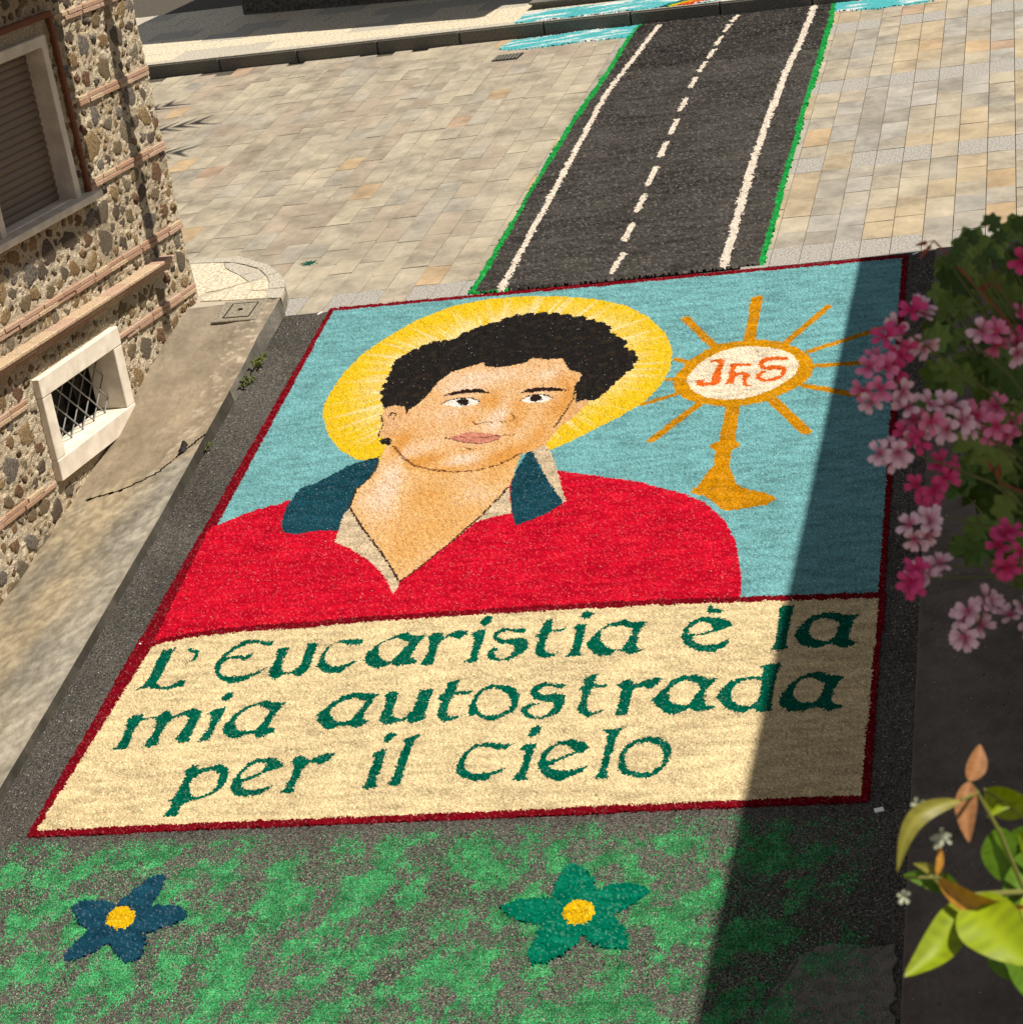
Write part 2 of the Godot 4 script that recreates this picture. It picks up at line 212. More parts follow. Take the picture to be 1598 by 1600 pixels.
	g.fill(LETTERS + 38, [251,5654,217,5699,176,5710,109,5677,56,5673,20,5712,6,5793,25,5861,77,5905,152,5897,243,5864,228,5896,167,5932,156,5964,87,5959,13,5927,-25,5871,-33,5790,-6,5710,27,5657,92,5635,183,5655])
	g.fill(LETTERS + 39, [280,5718,305,5665,374,5663,365,5738,363,5846,359,5938,378,5976,289,5973,315,5909,320,5816,316,5727])
	g.fill(LETTERS + 40, [310,5596,315,5527,347,5512,370,5517,368,5580,331,5614])
	g.fill(LETTERS + 41, [406,5849,409,5768,440,5703,493,5659,550,5643,613,5668,665,5727,636,5758,580,5781,520,5823,468,5866,498,5895,568,5913,672,5881,646,5932,594,5968,532,5996,467,5959,424,5903])
	g.fill(TEXT_FIELD, [442,5811,455,5738,497,5687,541,5697,585,5754,530,5784,461,5823])
	g.fill(LETTERS + 42, [702,5579,761,5577,825,5554,799,5607,787,5702,782,5809,779,5902,795,5982,713,5989,739,5939,739,5833,745,5699,741,5616])
	g.fill(LETTERS + 43, [833,5906,826,5799,849,5720,900,5670,957,5658,1026,5673,1078,5724,1097,5793,1087,5898,1054,5961,1002,6002,927,5991,857,5960])
	g.fill(TEXT_FIELD, [857,5842,863,5762,906,5711,963,5702,1025,5734,1055,5803,1054,5895,1012,5951,947,5953,884,5916])
const SKIN_POWDER := [[-790, 1374, 303, 113, 0.70], [-539, 1962, 99, 105, 1.00], [-667, 2535, 124, 99, 1.00], [-899, 1520, 146, 87, 0.70], [-292, 1667, 106, 60, 0.50], [-541, 2128, 69, 80, 0.80], [-977, 2316, 105, 102, 0.35], [-301, 1420, 95, 99, 0.50], [-340, 2206, 68, 135, 0.30], [-919, 1862, 107, 96, 0.40], [-664, 1725, 65, 120, -1.00], [-421, 1883, 70, 141, -0.80], [-402, 2108, 69, 137, -0.60], [-1147, 2157, 118, 139, -0.50], [-904, 2498, 137, 100, -0.80], [-456, 2569, 134, 87, -0.80], [-143, 1954, 92, 161, -0.90], [-164, 1563, 71, 145, -0.60], [-1076, 1558, 61, 99, -0.30], [-267, 2432, 89, 88, -0.70], [-645, 2434, 102, 45, -0.50], [-1162, 2285, 47, 183, -1.10], [-994, 2536, 103, 67, -1.00], [-708, 2654, 168, 54, -0.90], [-369, 2520, 89, 98, -1.00], [-209, 2271, 68, 134, -0.90], [-98, 1760, 46, 188, -1.00], [-603, 1805, 35, 143, -0.60], [-448, 2034, 58, 69, -0.60], [-734, 1996, 47, 70, -0.50], [-1125, 2631, 86, 294, 0.90], [-1151, 2934, 152, 190, 0.50], [-504, 2969, 196, 186, 0.45], [-785, 2987, 198, 187, -0.70], [-792, 3449, 209, 235, -0.35], [-559, 3311, 176, 208, -0.35], [-410, 2803, 99, 158, -0.50], [-829, 3694, 95, 200, -0.30], [-1064, 3095, 100, 186, 0.40]]
const LOOSE_FIELDS := [[100, "collar"], [101, "collar_lining"], [102, "collar_lining"], [103, "collar"], [104, "collar_lining"], [105, "black_line"], [106, "black_line"], [107, "ear"], [108, "ear"], [109, "black_line"], [110, "black_line"], [111, "brown_line"], [112, "black_line"], [113, "eye"], [114, "iris"], [115, "black_line"], [116, "eye"], [117, "iris"], [118, "black_line"], [119, "eyebrow"], [120, "eyebrow"], [121, "brown_line"], [122, "black_line"], [123, "brown_line"], [124, "black_line"], [125, "brown_line"], [126, "brown_line"], [127, "brown_line"]]
const HALO_SIZE := [1.227, 1.242]
const HALO_CENTRE := [-0.660, 1.324]
func paint_road(g):
	g.fill(GREEN_EDGE, [-1166,-71,-1170,-647,-1193,-2539,-1218,-4515,-1177,-6453,-1164,-8321,-1093,-8603,1033,-8422,1050,-7387,1044,-4059,1061,-1359,1071,27])
	g.fill(BLACK_FIELD, [-1113,-84,-1125,-949,-1163,-2762,-1159,-4490,-1121,-6352,-1123,-8328,-1067,-8618,981,-8393,1003,-7413,1003,-4076,1020,-1421,1034,29])
	g.stroke(SIDE_LINE, [-915,-69,-940,-1122,-957,-2332,-986,-3922,-1021,-5586,-957,-6828,-875,-8368], 54)
	g.stroke(SIDE_LINE_2, [772,34,760,-583,720,-2641,725,-3989,731,-5523,780,-6783,803,-8317], 66)
	g.stroke(DASHES + 0, [-21,-8350,-55,-8071], 50)
	g.stroke(DASHES + 1, [-65,-7970,-77,-7644], 50)
	g.stroke(DASHES + 2, [-85,-7460,-112,-7096], 50)
	g.stroke(DASHES + 3, [-107,-6929,-126,-6576], 50)
	g.stroke(DASHES + 4, [-134,-6422,-160,-6063], 50)
	g.stroke(DASHES + 5, [-158,-5858,-168,-5472], 50)
	g.stroke(DASHES + 6, [-154,-5094,-165,-4671], 50)
	g.stroke(DASHES + 7, [-145,-4374,-149,-3903], 50)
	g.stroke(DASHES + 8, [-138,-3647,-150,-3185], 50)
	g.stroke(DASHES + 9, [-134,-2897,-125,-2358], 50)
	g.stroke(DASHES + 10, [-113,-2125,-113,-1678], 50)
	g.stroke(DASHES + 11, [-99,-1369,-104,-931], 50)
	g.stroke(DASHES + 12, [-66,-636,-86,-177], 50)
func paint_rainbow(g):
	g.fill(CLOUD_SKY, [-2561,-8440,-2537,-8663,-2490,-9167,-2176,-9186,-1793,-9110,-1431,-9137,-1061,-9096,-715,-9208,32,-8925,2197,-7501,2172,-7232,1554,-7517,880,-7817,-342,-8188,-769,-8287,-1851,-8404])
	g.stroke(BLUE_BAND, [-972,-8297,-914,-8450,-811,-8593,-665,-8692,-477,-8744], 74)
	g.stroke(GREEN_BAND, [-924,-8270,-866,-8445,-760,-8572,-622,-8660,-437,-8705], 74)
	g.stroke(YELLOW_BAND, [-879,-8253,-818,-8440,-713,-8553,-582,-8630,-397,-8667], 74)
	g.stroke(ORANGE_BAND, [-840,-8246,-776,-8432,-668,-8543,-531,-8616,-340,-8635,-113,-8640], 74)
	g.stroke(RED_BAND, [-800,-8260,-732,-8407,-624,-8518,-482,-8572,-300,-8589,-108,-8592], 74)
const KERB_CLOUD := [-2656,-8224,-2621,-8405,-2544,-8567,-2397,-8563,-2178,-8565,-1977,-8561,-1734,-8622,-1448,-8528,-1175,-8499,-1093,-8484,-1124,-8162,-1178,-8000,-1369,-8043,-1640,-8078,-1891,-8087,-2088,-8090,-2353,-8071]
const KERB_CLOUD_RIGHT := [1022,-8062,1020,-8311,1157,-8410,1326,-8401,1667,-8293,2135,-8094,2124,-7897,2012,-7847,1768,-7828,1522,-7839,1289,-7899,1070,-7949]
const BLUE_PETALS := [[-1580,6893,-1553,6787,-1486,6681,-1455,6618,-1385,6630,-1374,6740,-1389,6848,-1443,6952], [-1468,6880,-1373,6857,-1244,6863,-1162,6936,-1225,6995,-1332,7052,-1450,7004], [-1523,7122,-1515,6966,-1399,7006,-1343,7077,-1325,7146,-1315,7247,-1388,7253], [-1476,6968,-1503,7106,-1532,7130,-1587,7188,-1651,7220,-1712,7243,-1722,7166,-1658,7031,-1586,6946], [-1489,7002,-1583,7025,-1661,7022,-1734,6966,-1817,6847,-1781,6804,-1678,6799,-1586,6839,-1527,6895]]
const BLUE_HEART := [-1450,6910,-1436,6948,-1438,6984,-1456,7012,-1485,7025,-1520,7021,-1554,7001,-1581,6970,-1595,6931,-1593,6895,-1576,6867,-1546,6854,-1511,6858,-1476,6878]
const GREEN_PETALS := [[663,6884,655,6798,673,6695,716,6635,777,6682,834,6755,868,6859,854,6960,718,6971], [832,6891,859,6842,946,6803,1050,6808,1127,6854,1076,6919,997,6999,887,7028], [825,6992,965,7014,1036,7115,1071,7253,987,7242,892,7207,806,7090], [847,7059,833,7189,770,7282,689,7335,631,7326,608,7261,634,7084,730,6971], [775,7040,631,7067,522,7038,440,6968,399,6941,496,6894,587,6881,719,6903]]
const GREEN_HEART := [876,6975,879,7014,868,7049,843,7073,811,7082,777,7073,748,7049,729,7014,725,6974,737,6939,761,6914,794,6906,828,6914,857,6939]
const CORNER_FLAGS := [[-3791,-1194,-3595,-1155,-3471,-1117,-3410,-980,-3388,-379,-3414,-310], [-3459,-1107,-3384,-1101,-3228,-982,-3105,-797,-3212,-753,-3399,-972], [-3098,-785,-3065,-811,-2954,-643,-3071,-563,-3200,-739], [-3395,-944,-3205,-733,-3080,-558,-3129,-522,-3267,-422,-3383,-397], [-3367,-268,-3175,-424,-3155,-152,-3350,-188], [-3171,-433,-3123,-502,-3012,-519,-2963,-121,-3146,-150], [-3006,-521,-2949,-628,-2884,-505,-2825,-295,-2973,-328], [-2971,-308,-2820,-275,-2781,-94,-2955,-120]]
const CORNER_KERBS := [[-3828,-1268,-3605,-1262,-3589,-1162,-3796,-1200], [-3601,-1265,-3426,-1239,-3404,-1118,-3583,-1160], [-3422,-1241,-3385,-1262,-3222,-1111,-3237,-1005,-3396,-1115], [-3213,-1104,-3022,-940,-3084,-871,-3228,-994], [-3014,-929,-2875,-723,-2951,-662,-3071,-853], [-2865,-706,-2797,-597,-2752,-505,-2692,-318,-2823,-319,-2869,-481,-2941,-643], [-2685,-293,-2654,-152,-2641,-64,-2775,-92,-2820,-303]]
const CRACK := [-3448,2339,-3151,2393,-3017,2370,-2886,2339,-2741,2151,-2667,2055,-2573,1963]
const CONCRETE_PATCH := [1694,7767,1768,7496,1831,7337,1989,7251,2116,7272,2268,7261,2274,7588,2265,7786]
const FLOWER_HEADS := [[Vector3(2.972,3.119,12.081), "mixed", 0.048], [Vector3(2.944,3.107,12.127), "rose", 0.030], [Vector3(2.916,3.064,12.173), "rose_pale", 0.055], [Vector3(3.099,3.063,12.012), "rose_pale", 0.062], [Vector3(2.969,2.989,12.165), "rose_pale", 0.045], [Vector3(3.017,2.970,12.125), "pale", 0.042], [Vector3(3.081,2.949,12.082), "pink", 0.050], [Vector3(2.926,2.954,12.212), "pale", 0.030], [Vector3(2.986,2.882,12.157), "rose", 0.042], [Vector3(2.953,2.832,12.229), "pale", 0.038], [Vector3(2.941,2.746,12.243), "rose", 0.026], [Vector3(2.967,2.725,12.199), "pale", 0.036], [Vector3(3.088,2.779,12.234), "rose", 0.048], [Vector3(3.034,2.669,12.235), "pale", 0.050], [Vector3(3.094,2.639,12.196), "pale", 0.030], [Vector3(3.142,3.185,11.998), "rose", 0.028], [Vector3(2.996,3.220,11.981), "bud", 0.016], [Vector3(3.068,2.846,12.081), "bud", 0.020], [Vector3(3.088,3.131,11.967), "bud", 0.014]]
const LEAF_CORNERS := [Vector3(2.992,3.165,11.837), Vector3(3.191,3.188,11.773), Vector3(3.146,2.630,11.997), Vector3(3.020,2.641,12.028)]
const IVY_LEAVES := [Vector3(3.099,3.237,11.946), Vector3(3.141,3.228,11.938), Vector3(3.109,3.214,11.952), Vector3(3.048,3.212,11.970), Vector3(3.065,3.221,11.961), Vector3(3.039,3.198,11.977), Vector3(3.121,3.165,11.967), Vector3(3.076,3.178,11.975), Vector3(3.028,3.188,11.984), Vector3(3.092,3.190,11.966)]
const CITRUS_LEAVES := [["lime", Vector3(3.016,2.574,12.939), Vector3(2.939,2.521,13.036), 0.056, 0.35, -0.15, 0.50], ["lime", Vector3(3.026,2.578,12.935), Vector3(3.104,2.529,13.031), 0.096, 0.25, 0.12, -0.25], ["amber", Vector3(2.986,2.614,12.943), Vector3(3.102,2.564,12.941), 0.036, 0.50, 0.20, 0.30], ["copper", Vector3(3.036,2.716,12.869), Vector3(3.053,2.750,12.829), 0.031, 0.30, 0.10, 0.00], ["copper", Vector3(3.036,2.716,12.869), Vector3(3.032,2.655,12.926), 0.033, 0.40, 0.10, 0.10], ["olive", Vector3(3.028,2.724,12.935), Vector3(2.944,2.670,13.022), 0.029, 0.30, 0.35, 0.20], ["lime", Vector3(3.054,2.693,12.850), Vector3(3.125,2.644,12.827), 0.052, 0.30, 0.10, 0.40], ["green", Vector3(3.069,2.638,12.856), Vector3(3.065,2.564,12.874), 0.057, 0.20, 0.10, -0.20], ["green", Vector3(3.110,2.618,12.819), Vector3(3.078,2.536,12.848), 0.058, 0.20, 0.10, 0.20], ["green", Vector3(3.059,2.514,12.895), Vector3(3.103,2.422,12.918), 0.078, 0.20, 0.10, 0.20], ["green", Vector3(3.133,2.576,12.818), Vector3(3.070,2.518,12.901), 0.061, 0.25, 0.15, 0.30], ["lime", Vector3(3.137,2.523,12.848), Vector3(3.094,2.623,12.844), 0.051, 0.30, 0.10, -0.40], ["green", Vector3(3.047,2.519,12.885), Vector3(3.123,2.460,12.875), 0.056, 0.20, 0.10, 0.50], ["lime", Vector3(3.038,2.556,12.896), Vector3(3.085,2.517,12.920), 0.035, 0.30, 0.10, 0.30], ["green", Vector3(3.119,2.407,12.919), Vector3(3.061,2.465,12.913), 0.061, 0.20, 0.12, 0.10], ["olive", Vector3(2.999,2.587,12.928), Vector3(2.953,2.611,12.899), 0.019, 0.30, 0.20, 0.10], ["lime", Vector3(3.097,2.563,12.910), Vector3(3.127,2.519,12.952), 0.039, 0.25, 0.10, -0.30], ["amber", Vector3(2.987,2.617,12.942), Vector3(2.992,2.651,12.917), 0.012, 0.30, 0.10, 0.00], ["green", Vector3(3.014,2.575,12.917), Vector3(2.939,2.598,12.907), 0.034, 0.30, 0.10, 0.20], ["lime", Vector3(3.097,2.668,12.837), Vector3(3.054,2.656,12.864), 0.014, 0.30, 0.10, 0.20]]
const CITRUS_STEMS := [[Vector3(3.196,2.497,12.808), Vector3(3.096,2.545,12.873), Vector3(3.027,2.574,12.925), Vector3(2.986,2.614,12.943), Vector3(2.946,2.626,12.961)], [Vector3(3.096,2.545,12.873), Vector3(3.069,2.637,12.867), Vector3(3.045,2.695,12.863), Vector3(3.036,2.716,12.869)], [Vector3(3.196,2.497,12.808), Vector3(3.141,2.575,12.816), Vector3(3.103,2.637,12.836), Vector3(3.054,2.693,12.850)], [Vector3(3.045,2.695,12.863), Vector3(3.028,2.724,12.935)], [Vector3(3.096,2.545,12.873), Vector3(3.073,2.528,12.885), Vector3(3.059,2.514,12.895)], [Vector3(3.027,2.574,12.925), Vector3(3.015,2.575,12.939)]]
const CITRUS_BLOSSOM := [Vector3(2.997,2.676,12.939), Vector3(3.002,2.670,12.940), Vector3(2.991,2.669,12.943), Vector3(2.944,2.608,12.980), Vector3(2.971,2.718,12.930)]
const GERANIUM_AXES := [Vector3(0.965,-0.160,-0.208), Vector3(0.073,0.925,-0.372), Vector3(0.252,0.344,0.905)]

# ---------------------------------------------------------------- helpers
class Shape:
	var v := PackedVector3Array()
	var c := PackedColorArray()
	var n := PackedVector3Array()
	var idx := PackedInt32Array()
	func tri(a: Vector3, b: Vector3, d: Vector3, col := Color.WHITE) -> void:
		var k := v.size()
		v.append(a); v.append(b); v.append(d)
		c.append(col); c.append(col); c.append(col)
		idx.append(k); idx.append(k + 1); idx.append(k + 2)
	# a flat many-sided face, turned away from the point `inside`
	func face(p: Array, inside: Vector3, col := Color.WHITE) -> void:
		var m := Vector3.ZERO
		for q in p: m += q
		m /= p.size()
		var nn: Vector3 = (p[1] - p[0]).cross(p[2] - p[0])
		var k := v.size()
		for q in p:
			v.append(q); c.append(col)
		var keep := nn.dot(m - inside) < 0.0
		for i in range(1, p.size() - 1):
			idx.append(k)
			idx.append(k + (i if keep else i + 1))
			idx.append(k + (i + 1 if keep else i))
	# a box with chamfered edges
	func box(at: Vector3, size: Vector3, b := 0.006, col := Color.WHITE, turn := Basis.IDENTITY) -> void:
		var h := size * 0.5
		b = minf(b, minf(h.x, minf(h.y, h.z)) * 0.45)
		var P := func(sx, sy, sz, ax): return at + turn * Vector3(sx * (h.x - (0.0 if ax == 0 else b)), sy * (h.y - (0.0 if ax == 1 else b)), sz * (h.z - (0.0 if ax == 2 else b)))
		for s in [-1, 1]:
			face([P.call(s, -1, -1, 0), P.call(s, 1, -1, 0), P.call(s, 1, 1, 0), P.call(s, -1, 1, 0)], at, col)
			face([P.call(-1, s, -1, 1), P.call(1, s, -1, 1), P.call(1, s, 1, 1), P.call(-1, s, 1, 1)], at, col)
			face([P.call(-1, -1, s, 2), P.call(1, -1, s, 2), P.call(1, 1, s, 2), P.call(-1, 1, s, 2)], at, col)
			for t in [-1, 1]:
				face([P.call(s, t, -1, 0), P.call(s, t, 1, 0), P.call(s, t, 1, 1), P.call(s, t, -1, 1)], at, col)
				face([P.call(s, -1, t, 0), P.call(s, 1, t, 0), P.call(s, 1, t, 2), P.call(s, -1, t, 2)], at, col)
				face([P.call(-1, s, t, 1), P.call(1, s, t, 1), P.call(1, s, t, 2), P.call(-1, s, t, 2)], at, col)
				for u in [-1, 1]:
					face([P.call(s, t, u, 0), P.call(s, t, u, 1), P.call(s, t, u, 2)], at, col)
	# an upright prism on a flat outline (local x, z), from y0 up to y1, top edge chamfered
	func prism(p: PackedVector2Array, y0: float, y1: float, b := 0.004, col := Color.WHITE) -> void:
		var m := Vector2.ZERO
		for q in p: m += q
		m /= p.size()
		var inside := Vector3(m.x, (y0 + y1) * 0.5, m.y)
		var top := []
		var k := p.size()
		for q in p:
			var r: Vector2 = q + (m - q).normalized() * b
			top.append(Vector3(r.x, y1, r.y))
		face(top, inside, col)
		for i in k:
			var j := (i + 1) % k
			var a := Vector3(p[i].x, y1 - b, p[i].y)
			var d := Vector3(p[j].x, y1 - b, p[j].y)
			face([top[i], top[j], d, a], inside, col)
			face([a, d, Vector3(p[j].x, y0, p[j].y), Vector3(p[i].x, y0, p[i].y)], inside, col)
	# a round rod along a path
	func rod(path: Array, r0: float, r1: float, sides := 6, col := Color.WHITE) -> void:
		var rings := []
		for i in path.size():
			var d: Vector3 = (path[mini(i + 1, path.size() - 1)] - path[maxi(i - 1, 0)]).normalized()
			var x := d.cross(Vector3(0.31, 0.9, 0.2)).normalized()
			var y := d.cross(x)
			var r := lerpf(r0, r1, float(i) / maxf(1, path.size() - 1))
			var ring := []
			for s in sides:
				var a := TAU * s / sides
				ring.append(path[i] + (x * cos(a) + y * sin(a)) * r)
			rings.append(ring)
		for i in path.size() - 1:
			for s in sides:
				var t := (s + 1) % sides
				face([rings[i][s], rings[i][t], rings[i + 1][t], rings[i + 1][s]], (path[i] + path[i + 1]) * 0.5, col)
		face(rings[0], path[1], col)
		face(rings[-1], path[-2], col)
	func mesh(smooth := false) -> ArrayMesh:
		var a := []
		a.resize(Mesh.ARRAY_MAX)
		a[Mesh.ARRAY_VERTEX] = v
		a[Mesh.ARRAY_COLOR] = c
		a[Mesh.ARRAY_INDEX] = idx
		if n.size() == v.size(): a[Mesh.ARRAY_NORMAL] = n
		var m := ArrayMesh.new()
		m.add_surface_from_arrays(Mesh.PRIMITIVE_TRIANGLES, a)
		return m

# a bed of small cells on which coloured sawdust is laid, field by field
class Bed:
	var nx: int
	var ny: int
	var x0: float
	var s0: float
	var cx: float
	var cs: float
	var lab := PackedInt32Array()
	func _init(a: float, b: float, a1: float, b1: float, cell_x: float, cell_s: float) -> void:
		x0 = a; s0 = b; cx = cell_x; cs = cell_s
		nx = ceili((a1 - a) / cx)
		ny = ceili((b1 - b) / cs)
		lab.resize(nx * ny)
		lab.fill(0)
	func fill(l: int, p: Array) -> void:
		var k := p.size() / 2
		var lo := 1e9
		var hi := -1e9
		for i in k:
			lo = minf(lo, p[i * 2 + 1]); hi = maxf(hi, p[i * 2 + 1])
		for j in range(maxi(0, floori((lo * 0.001 - s0) / cs - 0.5)), mini(ny, ceili((hi * 0.001 - s0) / cs + 0.5))):
			var y := (s0 + (j + 0.5) * cs) * 1000.0
			var xs := []
			for i in k:
				var i2 := (i + 1) % k
				var ya: float = p[i * 2 + 1]
				var yb: float = p[i2 * 2 + 1]
				if (ya <= y) != (yb <= y):
					xs.append(p[i * 2] + (p[i2 * 2] - p[i * 2]) * (y - ya) / (yb - ya))
			xs.sort()
			for q in range(0, xs.size() - 1, 2):
				for i in range(maxi(0, ceili((xs[q] * 0.001 - x0) / cx - 0.5)), mini(nx - 1, floori((xs[q + 1] * 0.001 - x0) / cx - 0.5)) + 1):
					lab[j * nx + i] = l
	func stroke(l: int, p: Array, w: float) -> void:
		for i in p.size() / 2 - 1:
			var a := Vector2(p[i * 2], p[i * 2 + 1])
			var b := Vector2(p[i * 2 + 2], p[i * 2 + 3])
			var d := (b - a).normalized() * w * 0.5
			var s := d.orthogonal()
			fill(l, [a.x + s.x, a.y + s.y, b.x + s.x, b.y + s.y, b.x + d.x * 0.7, b.y + d.y * 0.7, b.x - s.x, b.y - s.y, a.x - s.x, a.y - s.y, a.x - d.x * 0.7, a.y - d.y * 0.7])
	# loose grains stray over the edges of each field
	func ragged(r: RandomNumberGenerator, share: float) -> void:
		var old := lab.duplicate()
		for j in range(1, ny - 1):
			for i in range(1, nx - 1):
				var k := j * nx + i
				var here := old[k]
				if (here != old[k - 1] or here != old[k + 1] or here != old[k - nx] or here != old[k + nx]) and r.randf() < share:
					lab[k] = old[k + r.randi_range(-1, 1) + nx * r.randi_range(-1, 1)]

func numbered(called: String, parent: Node) -> String:
	var key := str(parent.get_instance_id()) + called
	var k: int = used.get(key, 0)
	used[key] = k + 1
	return called if k == 0 else "%s_%03d" % [called, k]

func part(called: String, mesh: Mesh, material: Material, parent: Node = self, at := Transform3D.IDENTITY) -> MeshInstance3D:
	var m := MeshInstance3D.new()
	m.name = numbered(called, parent)
	m.mesh = mesh
	m.material_override = material
	m.transform = at
	parent.add_child(m, true)
	return m

func tag(o: Node, label: String, category: String, group := "") -> void:
	o.set_meta("label", label)
	o.set_meta("category", category)
	if group: o.set_meta("group", group)

func thing(called: String, label: String, category: String, group := "", at := Transform3D.IDENTITY) -> Node3D:
	var t := Node3D.new()
	t.name = numbered(called, self)
	t.transform = at
	add_child(t, true)
	tag(t, label, category, group)
	return t

func setting(o: Node) -> Node:
	o.set_meta("kind", "structure")
	return o

func stuff(o: Node) -> Node:
	o.set_meta("kind", "stuff")
	return o

func noise_texture(kind: int, frequency: float, octaves: int, low: Color, high: Color, seed_: int, normal := 0.0, mid := Color(0, 0, 0, 0), size := 512) -> NoiseTexture2D:
	var f := FastNoiseLite.new()
	f.noise_type = kind
	f.frequency = frequency
	f.fractal_octaves = octaves
	f.seed = seed_
	var t := NoiseTexture2D.new()
	t.width = size
	t.height = size
	t.seamless = true
	t.seamless_blend_skirt = 0.2
	t.noise = f
	if normal > 0.0:
		t.as_normal_map = true
		t.bump_strength = normal
	else:
		var ramp := Gradient.new()
		ramp.set_color(0, low)
		ramp.set_color(1, high)
		if mid.a > 0.0: ramp.add_point(0.5, mid)
		t.color_ramp = ramp
	return t

func speckle(seed_: int, low: float, rare_dark: float, rare_light: float, size := 512) -> ImageTexture:
	var r := RandomNumberGenerator.new()
	r.seed = seed_
	var data := PackedByteArray()
	data.resize(size * size)
	for i in size * size:
		var x := low + (0.86 - low) * r.randf()
		var q := r.randf()
		if q < rare_dark: x = low * 0.5
		elif q > 1.0 - rare_light: x = 1.0
		data[i] = int(255.0 * x)
	return ImageTexture.create_from_image(Image.create_from_data(size, size, false, Image.FORMAT_L8, data))

func paint(called: String, base: Color, rough := 0.9, tex: Texture2D = null, tile := 1.0, height: Texture2D = null, relief := 1.0, tinted := false) -> StandardMaterial3D:
	var m := StandardMaterial3D.new()
	m.resource_name = called
	m.albedo_color = base.linear_to_srgb()
	m.roughness = rough
	m.metallic_specular = 0.35
	m.vertex_color_use_as_albedo = tinted
	if tinted: m.specular_mode = BaseMaterial3D.SPECULAR_DISABLED
	if tex or height:
		m.uv1_triplanar = true
		m.uv1_world_triplanar = true
		m.uv1_scale = Vector3.ONE / tile
		m.albedo_texture = tex
	if height:
		m.heightmap_enabled = true
		m.heightmap_texture = height
		m.heightmap_scale = relief
	M[called] = m
	return m

func slope_frame(a: float, lift := 0.0) -> Transform3D:
	var b := Basis(Vector3.RIGHT, a)
	return Transform3D(b, b.y * lift)

func on_street(x: float, s: float, h := 0.0) -> Vector3: return slope_frame(SLOPE) * Vector3(x, h, s)
func on_square(x: float, s: float, h := 0.0) -> Vector3: return slope_frame(SQUARE_SLOPE) * Vector3(x, h, s)
func facade_frame() -> Transform3D: return Transform3D(Basis(ALONG, Vector3.UP, OUT), CORNER)

func inside(p: PackedVector2Array, q: Vector2) -> bool: return Geometry2D.is_point_in_polygon(q, p)

func outline(p: Array) -> PackedVector2Array:
	var o := PackedVector2Array()
	for i in p.size() / 2: o.append(Vector2(p[i * 2], p[i * 2 + 1]) * 0.001)
	return o

# ---------------------------------------------------------------- scene
func _ready() -> void:
	dice.seed = 7
	# camera, sky, sun, exposure
	var cam := Camera3D.new()
	cam.name = "camera"
	cam.transform = Transform3D(Basis(VIEW_RIGHT, VIEW_UP, VIEW_BACK).orthonormalized(), VIEW)
	cam.fov = VIEW_FOV
	cam.near = 0.1
	cam.far = 2000.0
	var lens := CameraAttributesPhysical.new()
	lens.frustum_focal_length = 52.0
	lens.frustum_focus_distance = 13.5
	lens.frustum_near = 0.1
	lens.frustum_far = 2000.0
	lens.exposure_aperture = 7.5
	cam.attributes = lens
	add_child(cam)
	cam.fov = VIEW_FOV
	cam.current = true
	var sky := ProceduralSkyMaterial.new()
	sky.sky_top_color = Color(0.58, 0.60, 0.65)
	sky.sky_horizon_color = Color(0.86, 0.84, 0.81)
	sky.sky_curve = 0.12
	sky.ground_bottom_color = Color(0.35, 0.32, 0.28)
	sky.ground_horizon_color = Color(0.55, 0.55, 0.55)
	sky.sun_angle_max = 2.0
	var env := Environment.new()
	env.background_mode = Environment.BG_SKY
	env.sky = Sky.new()
	env.sky.sky_material = sky
	env.background_energy_multiplier = 0.70
	env.tonemap_mode = Environment.TONE_MAPPER_LINEAR
	env.tonemap_exposure = 1.56
	env.ambient_light_source = Environment.AMBIENT_SOURCE_SKY
	env.sdfgi_enabled = true
	env.ssao_enabled = true
	env.ssil_enabled = true
	var world := WorldEnvironment.new()
	world.name = "world_environment"
	world.environment = env
	add_child(world)
	var sun := DirectionalLight3D.new()
	sun.name = "sun"
	sun.light_energy = 1.4
	sun.light_color = Color(1.0, 0.97, 0.925)
	sun.light_angular_distance = 0.53
	sun.shadow_enabled = true
	add_child(sun)
	sun.look_at_from_position(SUN * 50.0, Vector3.ZERO, Vector3.UP)
	make_materials()
	# large structure
	build_ground()
	build_square()
	build_upper_pavement()
	build_pavement()
	build_stone_house()
	build_other_houses()
	# the sawdust pictures
	build_portrait()
	build_road_strip()
	build_rainbow()
	build_sawdust_flowers()
	scatter_sawdust()
	# small things
	build_small_things()
	build_palm()
	build_weeds()
	build_geraniums()
	build_citrus()

